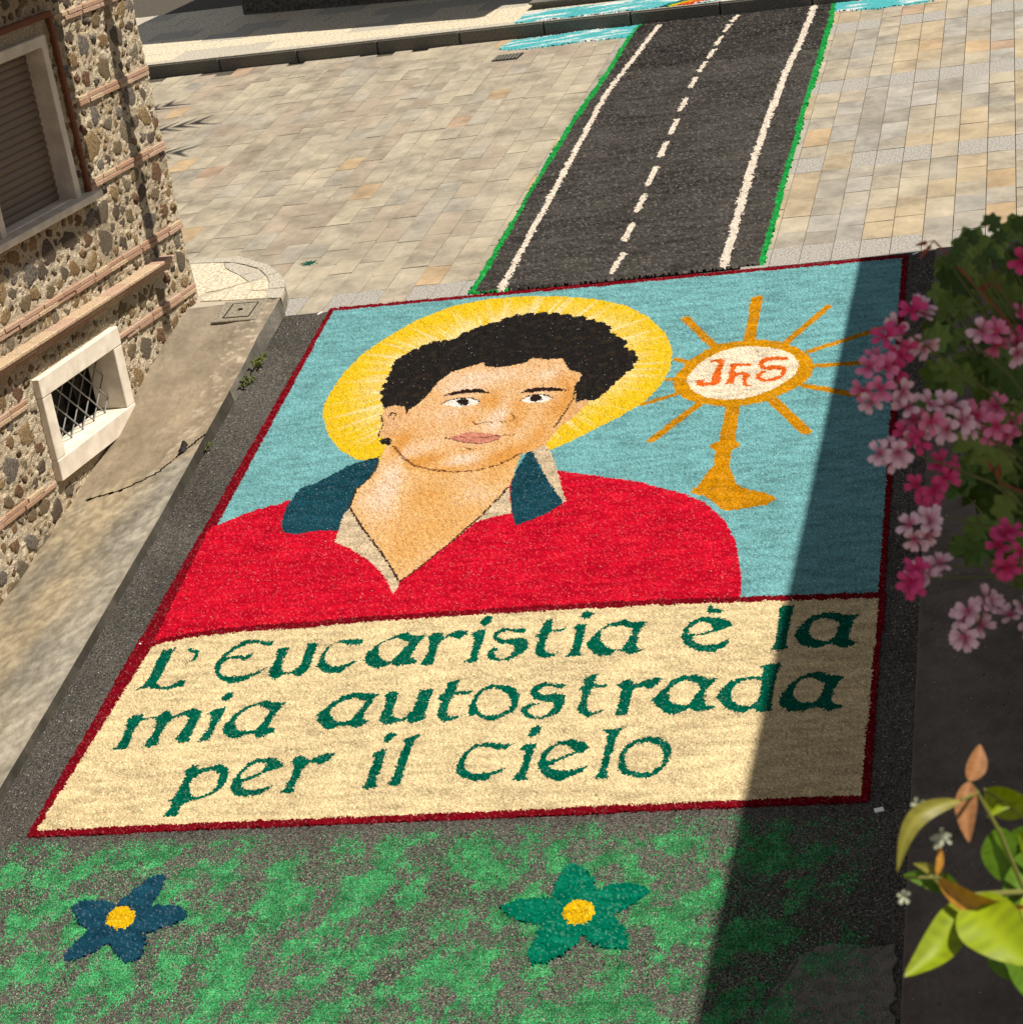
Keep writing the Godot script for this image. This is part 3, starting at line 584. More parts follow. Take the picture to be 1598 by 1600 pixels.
func make_materials() -> void:
	patchy.seed = 3
	patchy.frequency = 0.9
	patchy.fractal_octaves = 4
	fine.seed = 11
	fine.frequency = 9.0
	fine.fractal_octaves = 3
	var grain := speckle(5, 0.58, 0.05, 0.09)
	var soft := noise_texture(FastNoiseLite.TYPE_SIMPLEX, 0.03, 5, Color(0.62, 0.60, 0.57), Color(1, 1, 1), 4)
	var pits := noise_texture(FastNoiseLite.TYPE_SIMPLEX, 0.06, 5, Color(0, 0, 0), Color(1, 1, 1), 9)
	var rock := noise_texture(FastNoiseLite.TYPE_SIMPLEX, 0.02, 6, Color(0.45, 0.43, 0.40), Color(1.0, 0.98, 0.95), 21)
	var flecks := speckle(15, 0.50, 0.11, 0.12)
	var weather := noise_texture(FastNoiseLite.TYPE_SIMPLEX, 0.005, 8, Color(0.66, 0.655, 0.65), Color(0.98, 0.975, 0.97), 44, 0.0, Color(0.84, 0.835, 0.83), 1024)
	(weather.noise as FastNoiseLite).fractal_gain = 0.66
	var grit := speckle(8, 0.35, 0.10, 0.05)
	paint("sawdust", Color(1.22, 1.22, 1.22), 1.0, grain, 1.4, null, 1.0, true)
	paint("asphalt", Color(1.3, 1.3, 1.3), 0.95, grit, 2.2, pits, 0.6, true)
	paint("concrete", Color(0.93, 0.94, 0.95), 0.95, weather, 2.3, pits, 0.5, true)
	paint("marble", Color(0.80, 0.72, 0.60), 0.55, noise_texture(FastNoiseLite.TYPE_SIMPLEX, 0.008, 5, Color(0.86, 0.85, 0.83), Color(1, 1, 1), 31), 0.9)
	paint("pale_stone", Color(0.78, 0.69, 0.52), 0.85, soft, 0.7, pits, 0.25)
	paint("pale_kerb", Color(0.58, 0.54, 0.45), 0.85, soft, 0.5, pits, 0.25)
	paint("grey_kerb", Color(0.23, 0.22, 0.19), 0.9, soft, 0.4, pits, 0.4)
	paint("joint", Color(0.21, 0.18, 0.135), 1.0, grit, 0.8)
	paint("mortar", Color(0.86, 0.745, 0.565), 1.0, soft, 0.35, pits, 1.6, true)
	paint("terracotta", Color(0.30, 0.115, 0.055), 0.8, soft, 0.3, pits, 0.3)
	paint("shutter", Color(0.20, 0.155, 0.115), 0.6)
	paint("iron", Color(0.22, 0.215, 0.20), 0.5)
	paint("dark", Color(0.012, 0.011, 0.010), 0.9)
	paint("cellar", Color(0.03, 0.03, 0.028), 0.9, soft, 0.8)
	paint("plaster", Color(0.42, 0.38, 0.32), 0.95, soft, 1.5)
	paint("dark_wall", Color(0.16, 0.155, 0.14), 0.95, rock, 0.8, pits, 0.6)
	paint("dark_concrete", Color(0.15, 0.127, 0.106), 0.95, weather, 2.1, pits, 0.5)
	paint("lid", Color(0.34, 0.30, 0.23), 0.9, soft, 0.5, pits, 0.2)
	paint("paper", Color(0.8, 0.8, 0.78), 0.9)
	paint("black_leaf", Color(0.018, 0.014, 0.013), 0.7)
	var k := 0
	for col in [Color(0.37, 0.315, 0.23), Color(0.39, 0.335, 0.245), Color(0.35, 0.31, 0.24), Color(0.42, 0.335, 0.215), Color(0.365, 0.335, 0.28), Color(0.36, 0.295, 0.215), Color(0.41, 0.35, 0.25), Color(0.43, 0.31, 0.18), Color(0.38, 0.27, 0.18), Color(0.335, 0.30, 0.24)]:
		paint("sett%d" % k, col * Color(1.10, 1.12, 1.15), 0.95, weather, 3.6 + 0.17 * k, pits, 0.7)
		k += 1
	paint("sett_grey", Color(0.46, 0.44, 0.40), 0.9, soft, 0.4, pits, 0.4)
	k = 0
	for col in [Color(0.21, 0.165, 0.10), Color(0.16, 0.135, 0.10), Color(0.25, 0.17, 0.09), Color(0.12, 0.095, 0.075), Color(0.21, 0.18, 0.13), Color(0.17, 0.10, 0.06), Color(0.28, 0.205, 0.11), Color(0.17, 0.155, 0.14)]:
		paint("rubble%d" % k, col * 1.75, 0.9, rock, 0.19 + 0.02 * k, pits, 0.8)
		k += 1
	k = 0
	for col in [Color(0.72, 0.47, 0.33), Color(0.76, 0.52, 0.38), Color(0.64, 0.40, 0.27), Color(0.80, 0.60, 0.40)]:
		paint("brick%d" % k, col, 0.9, soft, 0.23 + 0.03 * k, pits, 0.6)
		k += 1

# ---------------------------------------------------------------- ground
func sheet(x0: float, s0: float, x1: float, s1: float, step: float, tone: int) -> Shape:
	var g := Shape.new()
	var nx := ceili((x1 - x0) / step)
	var ns := ceili((s1 - s0) / step)
	for j in ns + 1:
		for i in nx + 1:
			var p := Vector2(lerpf(x0, x1, float(i) / nx), lerpf(s0, s1, float(j) / ns))
			g.v.append(Vector3(p.x, 0, p.y))
			var a := patchy.get_noise_2d(p.x, p.y)
			var b := fine.get_noise_2d(p.x * 0.6, p.y * 0.6)
			var k := 1.0 + 0.35 * a + 0.15 * b
			g.c.append(Color(0.150, 0.138, 0.120) * k if tone == 0 else Color(0.3, 0.3, 0.3))
	for j in ns:
		for i in nx:
			var q := j * (nx + 1) + i
			g.idx.append_array([q, q + 1, q + nx + 2, q, q + nx + 2, q + nx + 1])
	return g

func build_ground() -> void:
	var far := PlaneMesh.new()
	far.size = Vector2(900, 900)
	setting(part("ground", far, M.dark_concrete, self, Transform3D(Basis.IDENTITY, Vector3(0, -7.0, 0))))
	setting(part("road", sheet(-2.632, 0.0, 6.0, 22.0, 0.11, 0).mesh(), M.asphalt, self, slope_frame(SLOPE)))
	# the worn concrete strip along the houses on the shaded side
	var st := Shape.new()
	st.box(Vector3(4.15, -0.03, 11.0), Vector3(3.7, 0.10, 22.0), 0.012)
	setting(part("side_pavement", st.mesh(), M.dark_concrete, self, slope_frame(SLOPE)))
	# a broken patch of concrete in the road
	var pp := Shape.new()
	var rough := PackedVector2Array()
	var pts := outline(CONCRETE_PATCH)
	for i in pts.size():
		var a := pts[i]
		var b := pts[(i + 1) % pts.size()]
		for t in 6:
			rough.append(a.lerp(b, t / 6.0) + Vector2(dice.randf_range(-0.018, 0.018), dice.randf_range(-0.018, 0.018)))
	pp.prism(rough, -0.02, 0.012, 0.006)
	tag(part("concrete_patch", pp.mesh(), paint("patch_concrete", Color(0.21, 0.195, 0.165), 0.95, M.concrete.albedo_texture, 0.5, M.concrete.heightmap_texture, 1.2), self, slope_frame(SLOPE)), "broken grey concrete patch in the shaded asphalt beside the darker strip", "road patch")

# ---------------------------------------------------------------- the square
func build_square() -> void:
	var bed := Shape.new()
	bed.face([Vector3(-14, -0.015, 0), Vector3(8, -0.015, 0), Vector3(8, -0.015, -60), Vector3(-14, -0.015, -60)], Vector3(0, -5, -20))
	var square: Node3D = setting(part("square_paving", bed.mesh(), M.joint, self, slope_frame(SQUARE_SLOPE)))
	var variants := []
	for k in 5:
		var s := Shape.new()
		var t := []
		for q in [Vector2(-0.5, -0.5), Vector2(0.5, -0.5), Vector2(0.5, 0.5), Vector2(-0.5, 0.5)]:
			t.append(Vector3(q.x * dice.randf_range(0.962, 0.978), dice.randf_range(-0.002, 0.002), q.y * dice.randf_range(0.980, 0.988)))
		s.face(t, Vector3(0, -1, 0))
		for i in 4:
			var j := (i + 1) % 4
			var c := [Vector2(-0.5, -0.5), Vector2(0.5, -0.5), Vector2(0.5, 0.5), Vector2(-0.5, 0.5)]
			s.face([t[i], t[j], Vector3(c[j].x * 0.985, -0.012, c[j].y * 0.99), Vector3(c[i].x * 0.985, -0.012, c[i].y * 0.99)], Vector3(0, -0.1, 0))
		variants.append(s.mesh())
	var list := []
	var bands := [[0.0, -0.40], [-2.27, -2.68], [-4.70, -5.12], [-7.0, -7.4], [-9.4, -9.8]]
	var x := -8.6
	while x < 4.2:
		var w := dice.randf_range(0.195, 0.235)
		for b in bands.size() - 1:
			var near: float = bands[b][0]
			var band_end: float = bands[b][1]
			list.append([x + w * 0.5, (near + band_end) * 0.5, w, near - band_end, "sett_grey" if x > 0.8 or b == 0 else ""])
			var s := band_end
			var stop: float = bands[b + 1][0]
			while s > stop + 0.01:
				var l := dice.randf_range(0.30, 0.52)
				if s - l < stop + 0.25: l = s - stop
				list.append([x + w * 0.5, s - l * 0.5, w, l, ""])
				s -= l
		x += w
	var shown := []
	for q in list:
		var kerb: float = -8.44 + 0.1 * q[0]
		if q[1] - q[3] * 0.5 < kerb - 0.2: continue
		if q[0] < -3.6 and q[1] > -1.0: continue
		if q[0] < -2.75 and q[1] > -0.6: continue
		if q[0] > -1.0 and q[0] < 0.86 and q[1] < -0.1: continue   # under the black strip
		if q[0] < -3.5 + 0.55 * (q[1] + 0.3): continue             # behind the stone house
		shown.append(q)
	shown.sort_custom(func(a, b): return on_square(a[0], a[1]).distance_squared_to(VIEW) < on_square(b[0], b[1]).distance_squared_to(VIEW))
	var rest := {}
	for i in shown.size():
		var q = shown[i]
		var tone := patchy.get_noise_2d(q[0] * 0.9 + 40.0, q[1] * 0.45) * 2.0 + 0.9 * fine.get_noise_2d(q[0] * 0.35, 0.0) + dice.randf_range(-0.13, 0.13)
		var key: String = q[4]
		if key == "" or dice.randf() < 0.2:
			var pick := 9 if tone < -0.55 else (4 if tone < -0.3 else (2 if tone < -0.1 else (0 if tone < 0.12 else (1 if tone < 0.3 else (6 if tone < 0.5 else 3)))))
			if q[0] < -1.2: pick = [5, 2, 0, 0, 1, 1, 6][clampi(int((tone + 0.8) * 4.4), 0, 6)]
			if dice.randf() < 0.02: pick = 7
			if dice.randf() < 0.012: pick = 8
			key = "sett%d" % pick
		var t := Transform3D(Basis.from_scale(Vector3(q[2], 1, q[3])), Vector3(q[0], dice.randf_range(-0.002, 0.002), q[1]))
		var mesh: ArrayMesh = variants[i % 5]
		if i < 300:
			part("paving_stone", mesh, M[key], square, t)
		else:
			if not rest.has(key): rest[key] = SurfaceTool.new()
			rest[key].append_from(mesh, 0, t)
	for key in rest:
		stuff(part("far_paving_stones", rest[key].commit(), M[key], square))

# ---------------------------------------------------------------- raised pavement at the far side
func build_upper_pavement() -> void:
	var line := Basis(Vector3.UP, -atan(0.1))
	var fr := slope_frame(SQUARE_SLOPE) * Transform3D(line, Vector3(0, 0, -8.44))
	var bed := Shape.new()
	bed.box(Vector3(0, 0.0, -30.15), Vector3(60, 0.26, 60), 0.005)
	var up: Node3D = setting(part("upper_pavement", bed.mesh(), M.joint, self, fr))
	var ks := Shape.new()
	ks.box(Vector3.ZERO, Vector3(0.985, 0.17, 0.14), 0.012)
	var kt := Shape.new()
	kt.box(Vector3.ZERO, Vector3(0.985, 0.012, 0.13), 0.004)
	var km := ks.mesh()
	var ktm := kt.mesh()
	for i in range(-9, 5):
		part("kerb_stone", km, M.grey_kerb, up, Transform3D(Basis(Vector3.RIGHT, dice.randf_range(-0.01, 0.01)), Vector3(i + 0.28, 0.062, -0.07)))
		part("kerb_top", ktm, M.pale_kerb, up, Transform3D(Basis.IDENTITY, Vector3(i + 0.28, 0.152, -0.073)))
	var slab := Shape.new()
	slab.box(Vector3.ZERO, Vector3(0.592, 0.05, 0.394), 0.004)
	var sm := slab.mesh()
	for r in 7:
		for i in range(-16, 5):
			var px := i * 0.6 + (0.3 if r % 2 else 0.0)
			if r > 4 and i < -6 and i > -13: pass
			part("paving_slab", sm, M.pale_stone if dice.randf() < 0.75 else M.pale_kerb, up, Transform3D(Basis(Vector3.RIGHT, dice.randf_range(-0.004, 0.004)), Vector3(px, 0.128 + dice.randf_range(-0.002, 0.002), -0.345 - r * 0.4)))
	# the low stone step
	var st := thing("stone_step", "low dark stone step with a grooved riser on the far raised pavement", "step", "", fr)
	var b := Shape.new()
	b.box(Vector3(0.6, 0.17, -1.30), Vector3(6.3, 0.085, 1.2), 0.006)
	part("riser", b.mesh(), M.grey_kerb, st)
	b = Shape.new()
	b.box(Vector3(0.6, 0.225, -1.285), Vector3(6.34, 0.025, 1.24), 0.006)
	part("tread", b.mesh(), M.grey_kerb, st)

# ---------------------------------------------------------------- left pavement and its rounded corner
func wall_foot(z: float) -> Vector3:
	var zs := [-0.35, 0.14, 0.41, 0.744, 1.05, 1.48, 1.96, 2.43, 3.165, 9.0, 20.0]
	var ys := [0.180, 0.098, 0.02, -0.088, -0.199, -0.37, -0.505, -0.635, -0.812, -1.79, -3.6]
	var y: float = ys[-1]
	for i in zs.size() - 1:
		if z <= zs[i + 1]:
			y = lerpf(ys[i], ys[i + 1], clampf((z - zs[i]) / (zs[i + 1] - zs[i]), 0, 1))
			break
	return Vector3(CORNER.x + (z - CORNER.z) * ALONG.x / ALONG.z, y, z)

func kerb_edge(z: float) -> Vector3:
	var zs := [-0.1, 0.6, 1.0, 2.2, 3.0, 20.0]
	var hs := [0.130, 0.125, 0.10, 0.072, 0.055, 0.05]
	var h: float = hs[-1]
	for i in zs.size() - 1:
		if z <= zs[i + 1]:
			h = lerpf(hs[i], hs[i + 1], clampf((z - zs[i]) / (zs[i + 1] - zs[i]), 0, 1))
			break
	return Vector3(-2.645 + 0.012 * clampf(z, 0, 5), -z * tan(SLOPE) + h, z)

func build_pavement() -> void:
	var crack := outline(CRACK)
	var g := Shape.new()
	var nt := 60
	var z0 := -0.035
	var z1 := 16.0
	var nz := 760
	for j in nz + 1:
		var z := lerpf(z0, z1, pow(float(j) / nz, 1.35))
		var a := wall_foot(z)
		a.x -= 0.05
		var b := kerb_edge(z)
		for i in nt + 1:
			var t := float(i) / nt
			var p := a.lerp(b, t)
			var big := patchy.get_noise_2d(p.x * 1.7, p.z * 0.9)
			var small := fine.get_noise_2d(p.x, p.z)
			p.y += 0.004 * small + 0.012 * big * (1.0 - t) * t * 4.0
			g.v.append(p)
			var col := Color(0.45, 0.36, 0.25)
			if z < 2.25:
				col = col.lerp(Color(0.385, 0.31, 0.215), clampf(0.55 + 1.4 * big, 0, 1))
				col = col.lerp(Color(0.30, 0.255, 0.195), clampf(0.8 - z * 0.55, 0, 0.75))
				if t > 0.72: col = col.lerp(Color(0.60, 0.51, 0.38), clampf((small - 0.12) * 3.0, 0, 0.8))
			else:
				col = Color(0.50, 0.41, 0.27).lerp(Color(0.30, 0.265, 0.205), clampf(0.35 + 2.0 * patchy.get_noise_2d(p.x * 1.1 + 9.0, p.z * 0.5), 0, 1))
				if t > 0.55: col = col.lerp(Color(0.46, 0.42, 0.34), clampf((t - 0.55) * 2.6, 0, 0.85))
				col = col * (1.0 + 0.5 * clampf(small - 0.05, -0.4, 0.4))
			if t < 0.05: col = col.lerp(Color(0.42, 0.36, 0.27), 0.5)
			g.c.append(col)
	for j in nz:
		for i in nt:
			var q := j * (nt + 1) + i
			var m := Vector2(0.5 * (g.v[q].x + g.v[q + nt + 2].x), 0.5 * (g.v[q].z + g.v[q + nt + 2].z) / cos(SLOPE))
			var gap := false
			if m.y > 1.2 and m.y < 3.2:
				for k in crack.size() - 1:
					if Geometry2D.get_closest_point_to_segment(m, crack[k], crack[k + 1]).distance_to(m) < 0.0115 + 0.006 * fine.get_noise_2d(m.x * 3.0, 0.0): gap = true
			if gap: continue
			g.idx.append_array([q, q + 1, q + nt + 2, q, q + nt + 2, q + nt + 1])
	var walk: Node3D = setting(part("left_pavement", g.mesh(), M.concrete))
	# the body of the pavement: kerb face and the dirt below the crack
	var f := Shape.new()
	for j in 160:
		var za := lerpf(z0, z1, j / 160.0)
		var zb := lerpf(z0, z1, (j + 1) / 160.0)
		var a := kerb_edge(za)
		var b := kerb_edge(zb)
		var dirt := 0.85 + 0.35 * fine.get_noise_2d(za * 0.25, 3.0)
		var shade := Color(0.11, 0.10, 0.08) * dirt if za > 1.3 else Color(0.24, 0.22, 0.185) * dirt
		var low := Vector3(0.022, 0, 0)
		f.face([a, b, Vector3(b.x, -zb * tan(SLOPE) - 0.02, zb) + low, Vector3(a.x, -za * tan(SLOPE) - 0.02, za) + low], a - Vector3(1, 0, 0), shade)
		f.face([a - Vector3(0, 0.03, 0), b - Vector3(0, 0.03, 0), wall_foot(zb) - Vector3(0.05, 0.03, 0), wall_foot(za) - Vector3(0.05, 0.03, 0)], a - Vector3(0, 1, 0), Color(0.05, 0.045, 0.035))
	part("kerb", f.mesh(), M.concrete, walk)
	# pale flags and curved kerb stones at the corner
	var fr := slope_frame(SQUARE_SLOPE)
	var bed := Shape.new()
	var hull := PackedVector2Array()
	for q in CORNER_KERBS: hull.append_array(outline(q))
	for q in CORNER_FLAGS: hull.append_array(outline(q))
	hull.append(Vector2(-4.4, -1.2))
	hull.append(Vector2(-4.4, 0.0))
	hull = Geometry2D.convex_hull(hull)
	bed.prism(hull, -0.03, 0.122, 0.03)
	var corner: Node3D = setting(part("corner_pavement", bed.mesh(), paint("corner_joint", Color(0.36, 0.315, 0.24), 1.0), self, fr))
	for q in CORNER_FLAGS:
		var s := Shape.new()
		s.prism(outline(q), 0.08, 0.130 + dice.randf_range(-0.001, 0.002), 0.004)
		part("flagstone", s.mesh(), M.pale_stone if dice.randf() < 0.7 else M.pale_kerb, corner)
	for q in CORNER_KERBS:
		var s := Shape.new()
		s.prism(outline(q), -0.02, 0.132, 0.005)
		part("kerb_stone", s.mesh(), M.pale_kerb, corner)

# ---------------------------------------------------------------- the stone house
func free_of_openings(u: float, v: float, r: float) -> bool:
	if u > -2.62 - r and u < -1.36 + r and v > -0.58 - r and v < 0.24 + r: return false
	if u > -2.62 - r and u < -1.41 + r and v > 1.10 - r and v < 2.32 + r: return false
	return true

func build_stone_house() -> void:
	var fr := facade_frame()
	var house := thing("stone_house", "rubble stone house with thin brick bands, a shuttered window and a barred cellar window", "house", "", fr)
	var wall := Shape.new()
	var step := 0.022
	var nu := int(3.9 / step)
	var nv := int(4.3 / step)
	var rough := FastNoiseLite.new()
	rough.seed = 77
	rough.frequency = 16.0
	rough.fractal_octaves = 3
	for j in nv + 1:
		for i in nu + 1:
			var u := -3.9 + i * step if i < nu else 0.0
			var v := -1.35 + j * step
			var h := rough.get_noise_2d(u, v)
			wall.v.append(Vector3(u, v, 0.015 * h + 0.006 * dice.randf()))
			var k := 0.95 + 0.5 * patchy.get_noise_2d(u * 1.4, v * 1.4) + 0.12 * dice.randf()
			wall.c.append(Color(k, k * (0.97 + 0.06 * h), k * (0.93 + 0.1 * h)))
	for j in nv:
		for i in nu:
			var q := j * (nu + 1) + i
			var u := -3.9 + (i + 0.5) * step
			var v := -1.35 + (j + 0.5) * step
			if (u > -2.5 and u < -1.47 and v > -0.42 and v < 0.11) or (u > -2.5 and u < -1.47 and v > 1.17 and v < 2.24): continue
			wall.idx.append_array([q, q + 1, q + nu + 2, q, q + nu + 2, q + nu + 1])
	var back := Vector3(0, 0, -9)
	for r in [[-14.0, -3.0, -3.9, 7.2], [-3.9, 2.928, 0.0, 7.2], [-3.9, -3.0, 0.0, -1.352]]:
		wall.face([Vector3(r[0], r[1], 0), Vector3(r[2], r[1], 0), Vector3(r[2], r[3], 0), Vector3(r[0], r[3], 0)], back)
	wall.face([Vector3(0, -3, 0), Vector3(0, 7.2, 0), Vector3(0, 7.2, -0.4), Vector3(0, -3, -0.4)], Vector3(-1, 0, 0))
	var w := part("wall", wall.mesh(), M.mortar, house)
	var body := Shape.new()
	body.box(Vector3(-7.0, 2.1, -4.4), Vector3(14.0, 10.2, 8.0), 0.01)
	part("rear_walls", body.mesh(), M.plaster, house)
	# thin brick bands, two courses each
	var bm := []
	for k in 4:
		var s := Shape.new()
		s.box(Vector3.ZERO, Vector3(1, 0.030, 0.056), 0.003)
		bm.append(s.mesh())
	for row in [[2.385, -1.03], [1.79, -1.1], [1.215, -1.12], [0.60, -6.4], [0.088, -6.4], [-0.52, -6.4], [1.79, -6.4, -2.8], [1.215, -6.4, -2.8]]:
		for course in 2:
			var u: float = -0.004 if row.size() < 3 else row[2]
			while u > row[1]:
				var l := dice.randf_range(0.20, 0.31)
				var m := u - l * 0.5
				u -= l
				if not free_of_openings(m, row[0], l * 0.5 - 0.02): continue
				if row[0] < 0 and wall_low(m) > row[0] + 0.02: continue
				part("brick", bm[dice.randi() % 4], M["brick%d" % (dice.randi() % 4)], house, Transform3D(Basis(Vector3.BACK, dice.randf_range(-0.012, 0.012)).scaled_local(Vector3(l - 0.008, 1, 1)), Vector3(m, row[0] + (0.0165 if course == 0 else -0.0165), dice.randf_range(-0.008, 0.002))))
	# rubble
	var shapes := []
	for k in 14:
		shapes.append(rubble_shape(k))
	var spots := []
	var tries := 0
	var sizes := [[0.085, 0.115], [0.060, 0.085], [0.040, 0.060], [0.026, 0.040], [0.013, 0.026]]
	for tier in sizes.size():
		for t in [560, 3000, 7600, 11000, 13000][tier]:
			var r := dice.randf_range(sizes[tier][0], sizes[tier][1])
			var p := Vector2(dice.randf_range(-6.4, -0.01), dice.randf_range(-1.6, 3.1))
			if p.x > -r * 0.7: continue
			if p.y < wall_low(p.x) - r * 0.6: continue
			if not free_of_openings(p.x, p.y, r * 0.8): continue
			var ok := true
			for b in [2.385, 1.79, 1.215, 0.60, 0.088, -0.52]:
				if absf(p.y - b) < 0.034 + r * 0.75: ok = false
			if absf(p.y - 0.385) < 0.065 + r * 0.75 and p.x < -0.38: ok = false
			if p.x > -1.52 and p.x < -1.19 and p.y > 1.1 and absf(p.x + 1.29) < 0.03 + r * 0.7: ok = false
			if p.y > 2.36 and p.y < 2.52 and p.x < -1.2 and absf(p.y - 2.44) < 0.03 + r * 0.7: ok = false
			if not ok: continue
			for q in spots:
				if absf(q.x - p.x) < 0.22 and Vector2(q.x, q.y).distance_to(p) < (q.z + r) * 0.90 + 0.003:
					ok = false
					break
			if ok: spots.append(Vector3(p.x, p.y, r))
	var small := SurfaceTool.new()
	var near := spots.filter(func(q): return q.x > -3.75)
	var big := mini(300, near.size())
	spots = near + spots.filter(func(q): return q.x <= -3.75)
	var smalls := {}
	for i in spots.size():
		var q: Vector3 = spots[i]
		var squash := dice.randf_range(0.75, 1.0)
		var turn := Basis(Vector3.BACK, dice.randf_range(-0.5, 0.5)) * Basis.from_scale(Vector3(q.z * dice.randf_range(0.95, 1.25), q.z * squash, minf(q.z, 0.07) * 0.30))
		var t := Transform3D(turn, Vector3(q.x, q.y, dice.randf_range(-0.001, 0.003)))
		var key := "rubble%d" % (dice.randi() % 8 if q.z > 0.04 else [0, 2, 4, 6][dice.randi() % 4])
		if i < big:
			part("stone", shapes[i % 14], M[key], house, t)
		else:
			if not smalls.has(key): smalls[key] = SurfaceTool.new()
			smalls[key].append_from(shapes[i % 14], 0, t)
	for key in smalls:
		stuff(part("stone_chips", smalls[key].commit(), M[key], house))
	# string course: three stepped brick courses with a tile on top
	var sc := Node3D.new()
	var u := -0.42
	while u > -6.4:
		var l := dice.randf_range(0.24, 0.30)
		for k in 3:
			var s := Shape.new()
			s.box(Vector3(u - l * 0.5, 0.448 - k * 0.034, 0.045 - 0.014 * k), Vector3(l - 0.005, 0.031 if k else 0.026, 0.15 - 0.028 * k), 0.005)
			part("moulding_tile" if k == 0 else "moulding_brick", s.mesh(), M["brick%d" % (dice.randi() % 4)] if k else (M.brick3 if dice.randf() < 0.6 else M.brick1), house)
		u -= l
	sc.free()
	# terracotta frame round the big window
	for r in [[Vector3(-1.29, 1.80, 0.012), Vector3(0.045, 1.26, 0.05)], [Vector3(-2.03, 2.44, 0.012), Vector3(1.525, 0.045, 0.05)]]:
		var s := Shape.new()
		s.box(r[0], r[1], 0.008)
		part("window_surround", s.mesh(), M.terracotta, house)
	# big window: marble frame, sill, roller shutter
	var win := Shape.new()
	win.box(Vector3(-1.465, 1.75, -0.05), Vector3(0.075, 1.14, 0.17), 0.004)
	var window := part("window", win.mesh(), M.marble, house)
	window.set_meta("label", "window with a white marble frame and a lowered brown roller shutter")
	for r in [["jamb", Vector3(-2.535, 1.75, -0.05), Vector3(0.075, 1.14, 0.17)], ["lintel", Vector3(-2.0, 2.285, -0.05), Vector3(1.15, 0.075, 0.172)], ["sill", Vector3(-2.03, 1.155, 0.015), Vector3(1.53, 0.05, 0.20)], ["inner_sill", Vector3(-2.0, 1.165, -0.10), Vector3(1.0, 0.045, 0.20)]]:
		var s := Shape.new()
		s.box(r[1], r[2], 0.005)
		part(r[0], s.mesh(), M.marble, window)
	for k in 20:
		var s := Shape.new()
		s.rod([Vector3(-2.5, 1.215 + k * 0.054, -0.135), Vector3(-1.5, 1.215 + k * 0.054, -0.135)], 0.034, 0.034, 14)
		part("shutter_slat", s.mesh(), M.shutter, window)
	# cellar window
	var lin := Shape.new()
	lin.box(Vector3(-1.99, 0.138, 0.0), Vector3(1.20, 0.135, 0.11), 0.005)
	var cel := part("cellar_window", lin.mesh(), M.marble, house)
	cel.set_meta("label", "low cellar window with a white stone frame and a diamond grille")
	for r in [["jamb", Vector3(-1.452, -0.155, -0.07), Vector3(0.122, 0.446, 0.245)], ["jamb", Vector3(-2.528, -0.155, -0.07), Vector3(0.122, 0.446, 0.245)], ["sill", Vector3(-1.99, -0.455, -0.07), Vector3(1.20, 0.15, 0.252)]]:
		var s := Shape.new()
		s.box(r[1], r[2], 0.005)
		part(r[0], s.mesh(), M.marble, cel)
	var a0 := Vector2(-2.466, -0.378)
	var a1 := Vector2(-1.514, 0.068)
	for d in [1.0, -1.0]:
		for k in range(-8, 20):
			# a slanting flat bar clipped to the opening
			var slope: float = 0.95 * d
			var c := a0.y + (k * 0.165 if d > 0 else k * 0.165)
			var pts := []
			for uu in [a0.x, a1.x]:
				var vv: float = c + slope * (uu - a0.x)
				if vv >= a0.y and vv <= a1.y: pts.append(Vector2(uu, vv))
			for vv in [a0.y, a1.y]:
				var uu: float = a0.x + (vv - c) / slope
				if uu > a0.x and uu < a1.x: pts.append(Vector2(uu, vv))
			if pts.size() < 2 or pts[0].distance_to(pts[1]) < 0.06: continue
			var s := Shape.new()
			var z := -0.085 - (0.007 if d > 0 else 0.0)
			s.rod([Vector3(pts[0].x, pts[0].y, z), Vector3(pts[1].x, pts[1].y, z)], 0.0055, 0.0055, 6)
			part("grille_bar", s.mesh(), M.iron, cel)
	var hole := Shape.new()
	var hc := Vector3(-1.99, -0.15, -0.2)
	hole.face([Vector3(-2.47, -0.4, -0.36), Vector3(-1.5, -0.4, -0.36), Vector3(-1.5, 0.09, -0.36), Vector3(-2.47, 0.09, -0.36)], Vector3(-2, -0.15, -2))
	part("dark_room", hole.mesh(), M.dark, cel)
	for k in 3:
		var s := Shape.new()
		s.box(Vector3(-2.34 + k * 0.26, -0.16, -0.32), Vector3(0.14, 0.46, 0.03), 0.004)
		part("board", s.mesh(), M.cellar, cel)
	# overhead: the balcony slab and an iron bracket whose shade falls on the wall
	var bal := Shape.new()
	bal.box(Vector3(-3.6, 3.22, 0.575), Vector3(5.1, 0.16, 1.17), 0.01)
	part("balcony_slab", bal.mesh(), M.plaster, house)
	var br := Shape.new()
	br.box(Vector3(-0.37, 2.98, 0.78), Vector3(0.135, 0.07, 1.6), 0.004)
	part("awning_bracket", br.mesh(), M.iron, house)

func wall_low(u: float) -> float:
	var p := CORNER + ALONG * u
	return wall_foot(p.z).y - CORNER.y

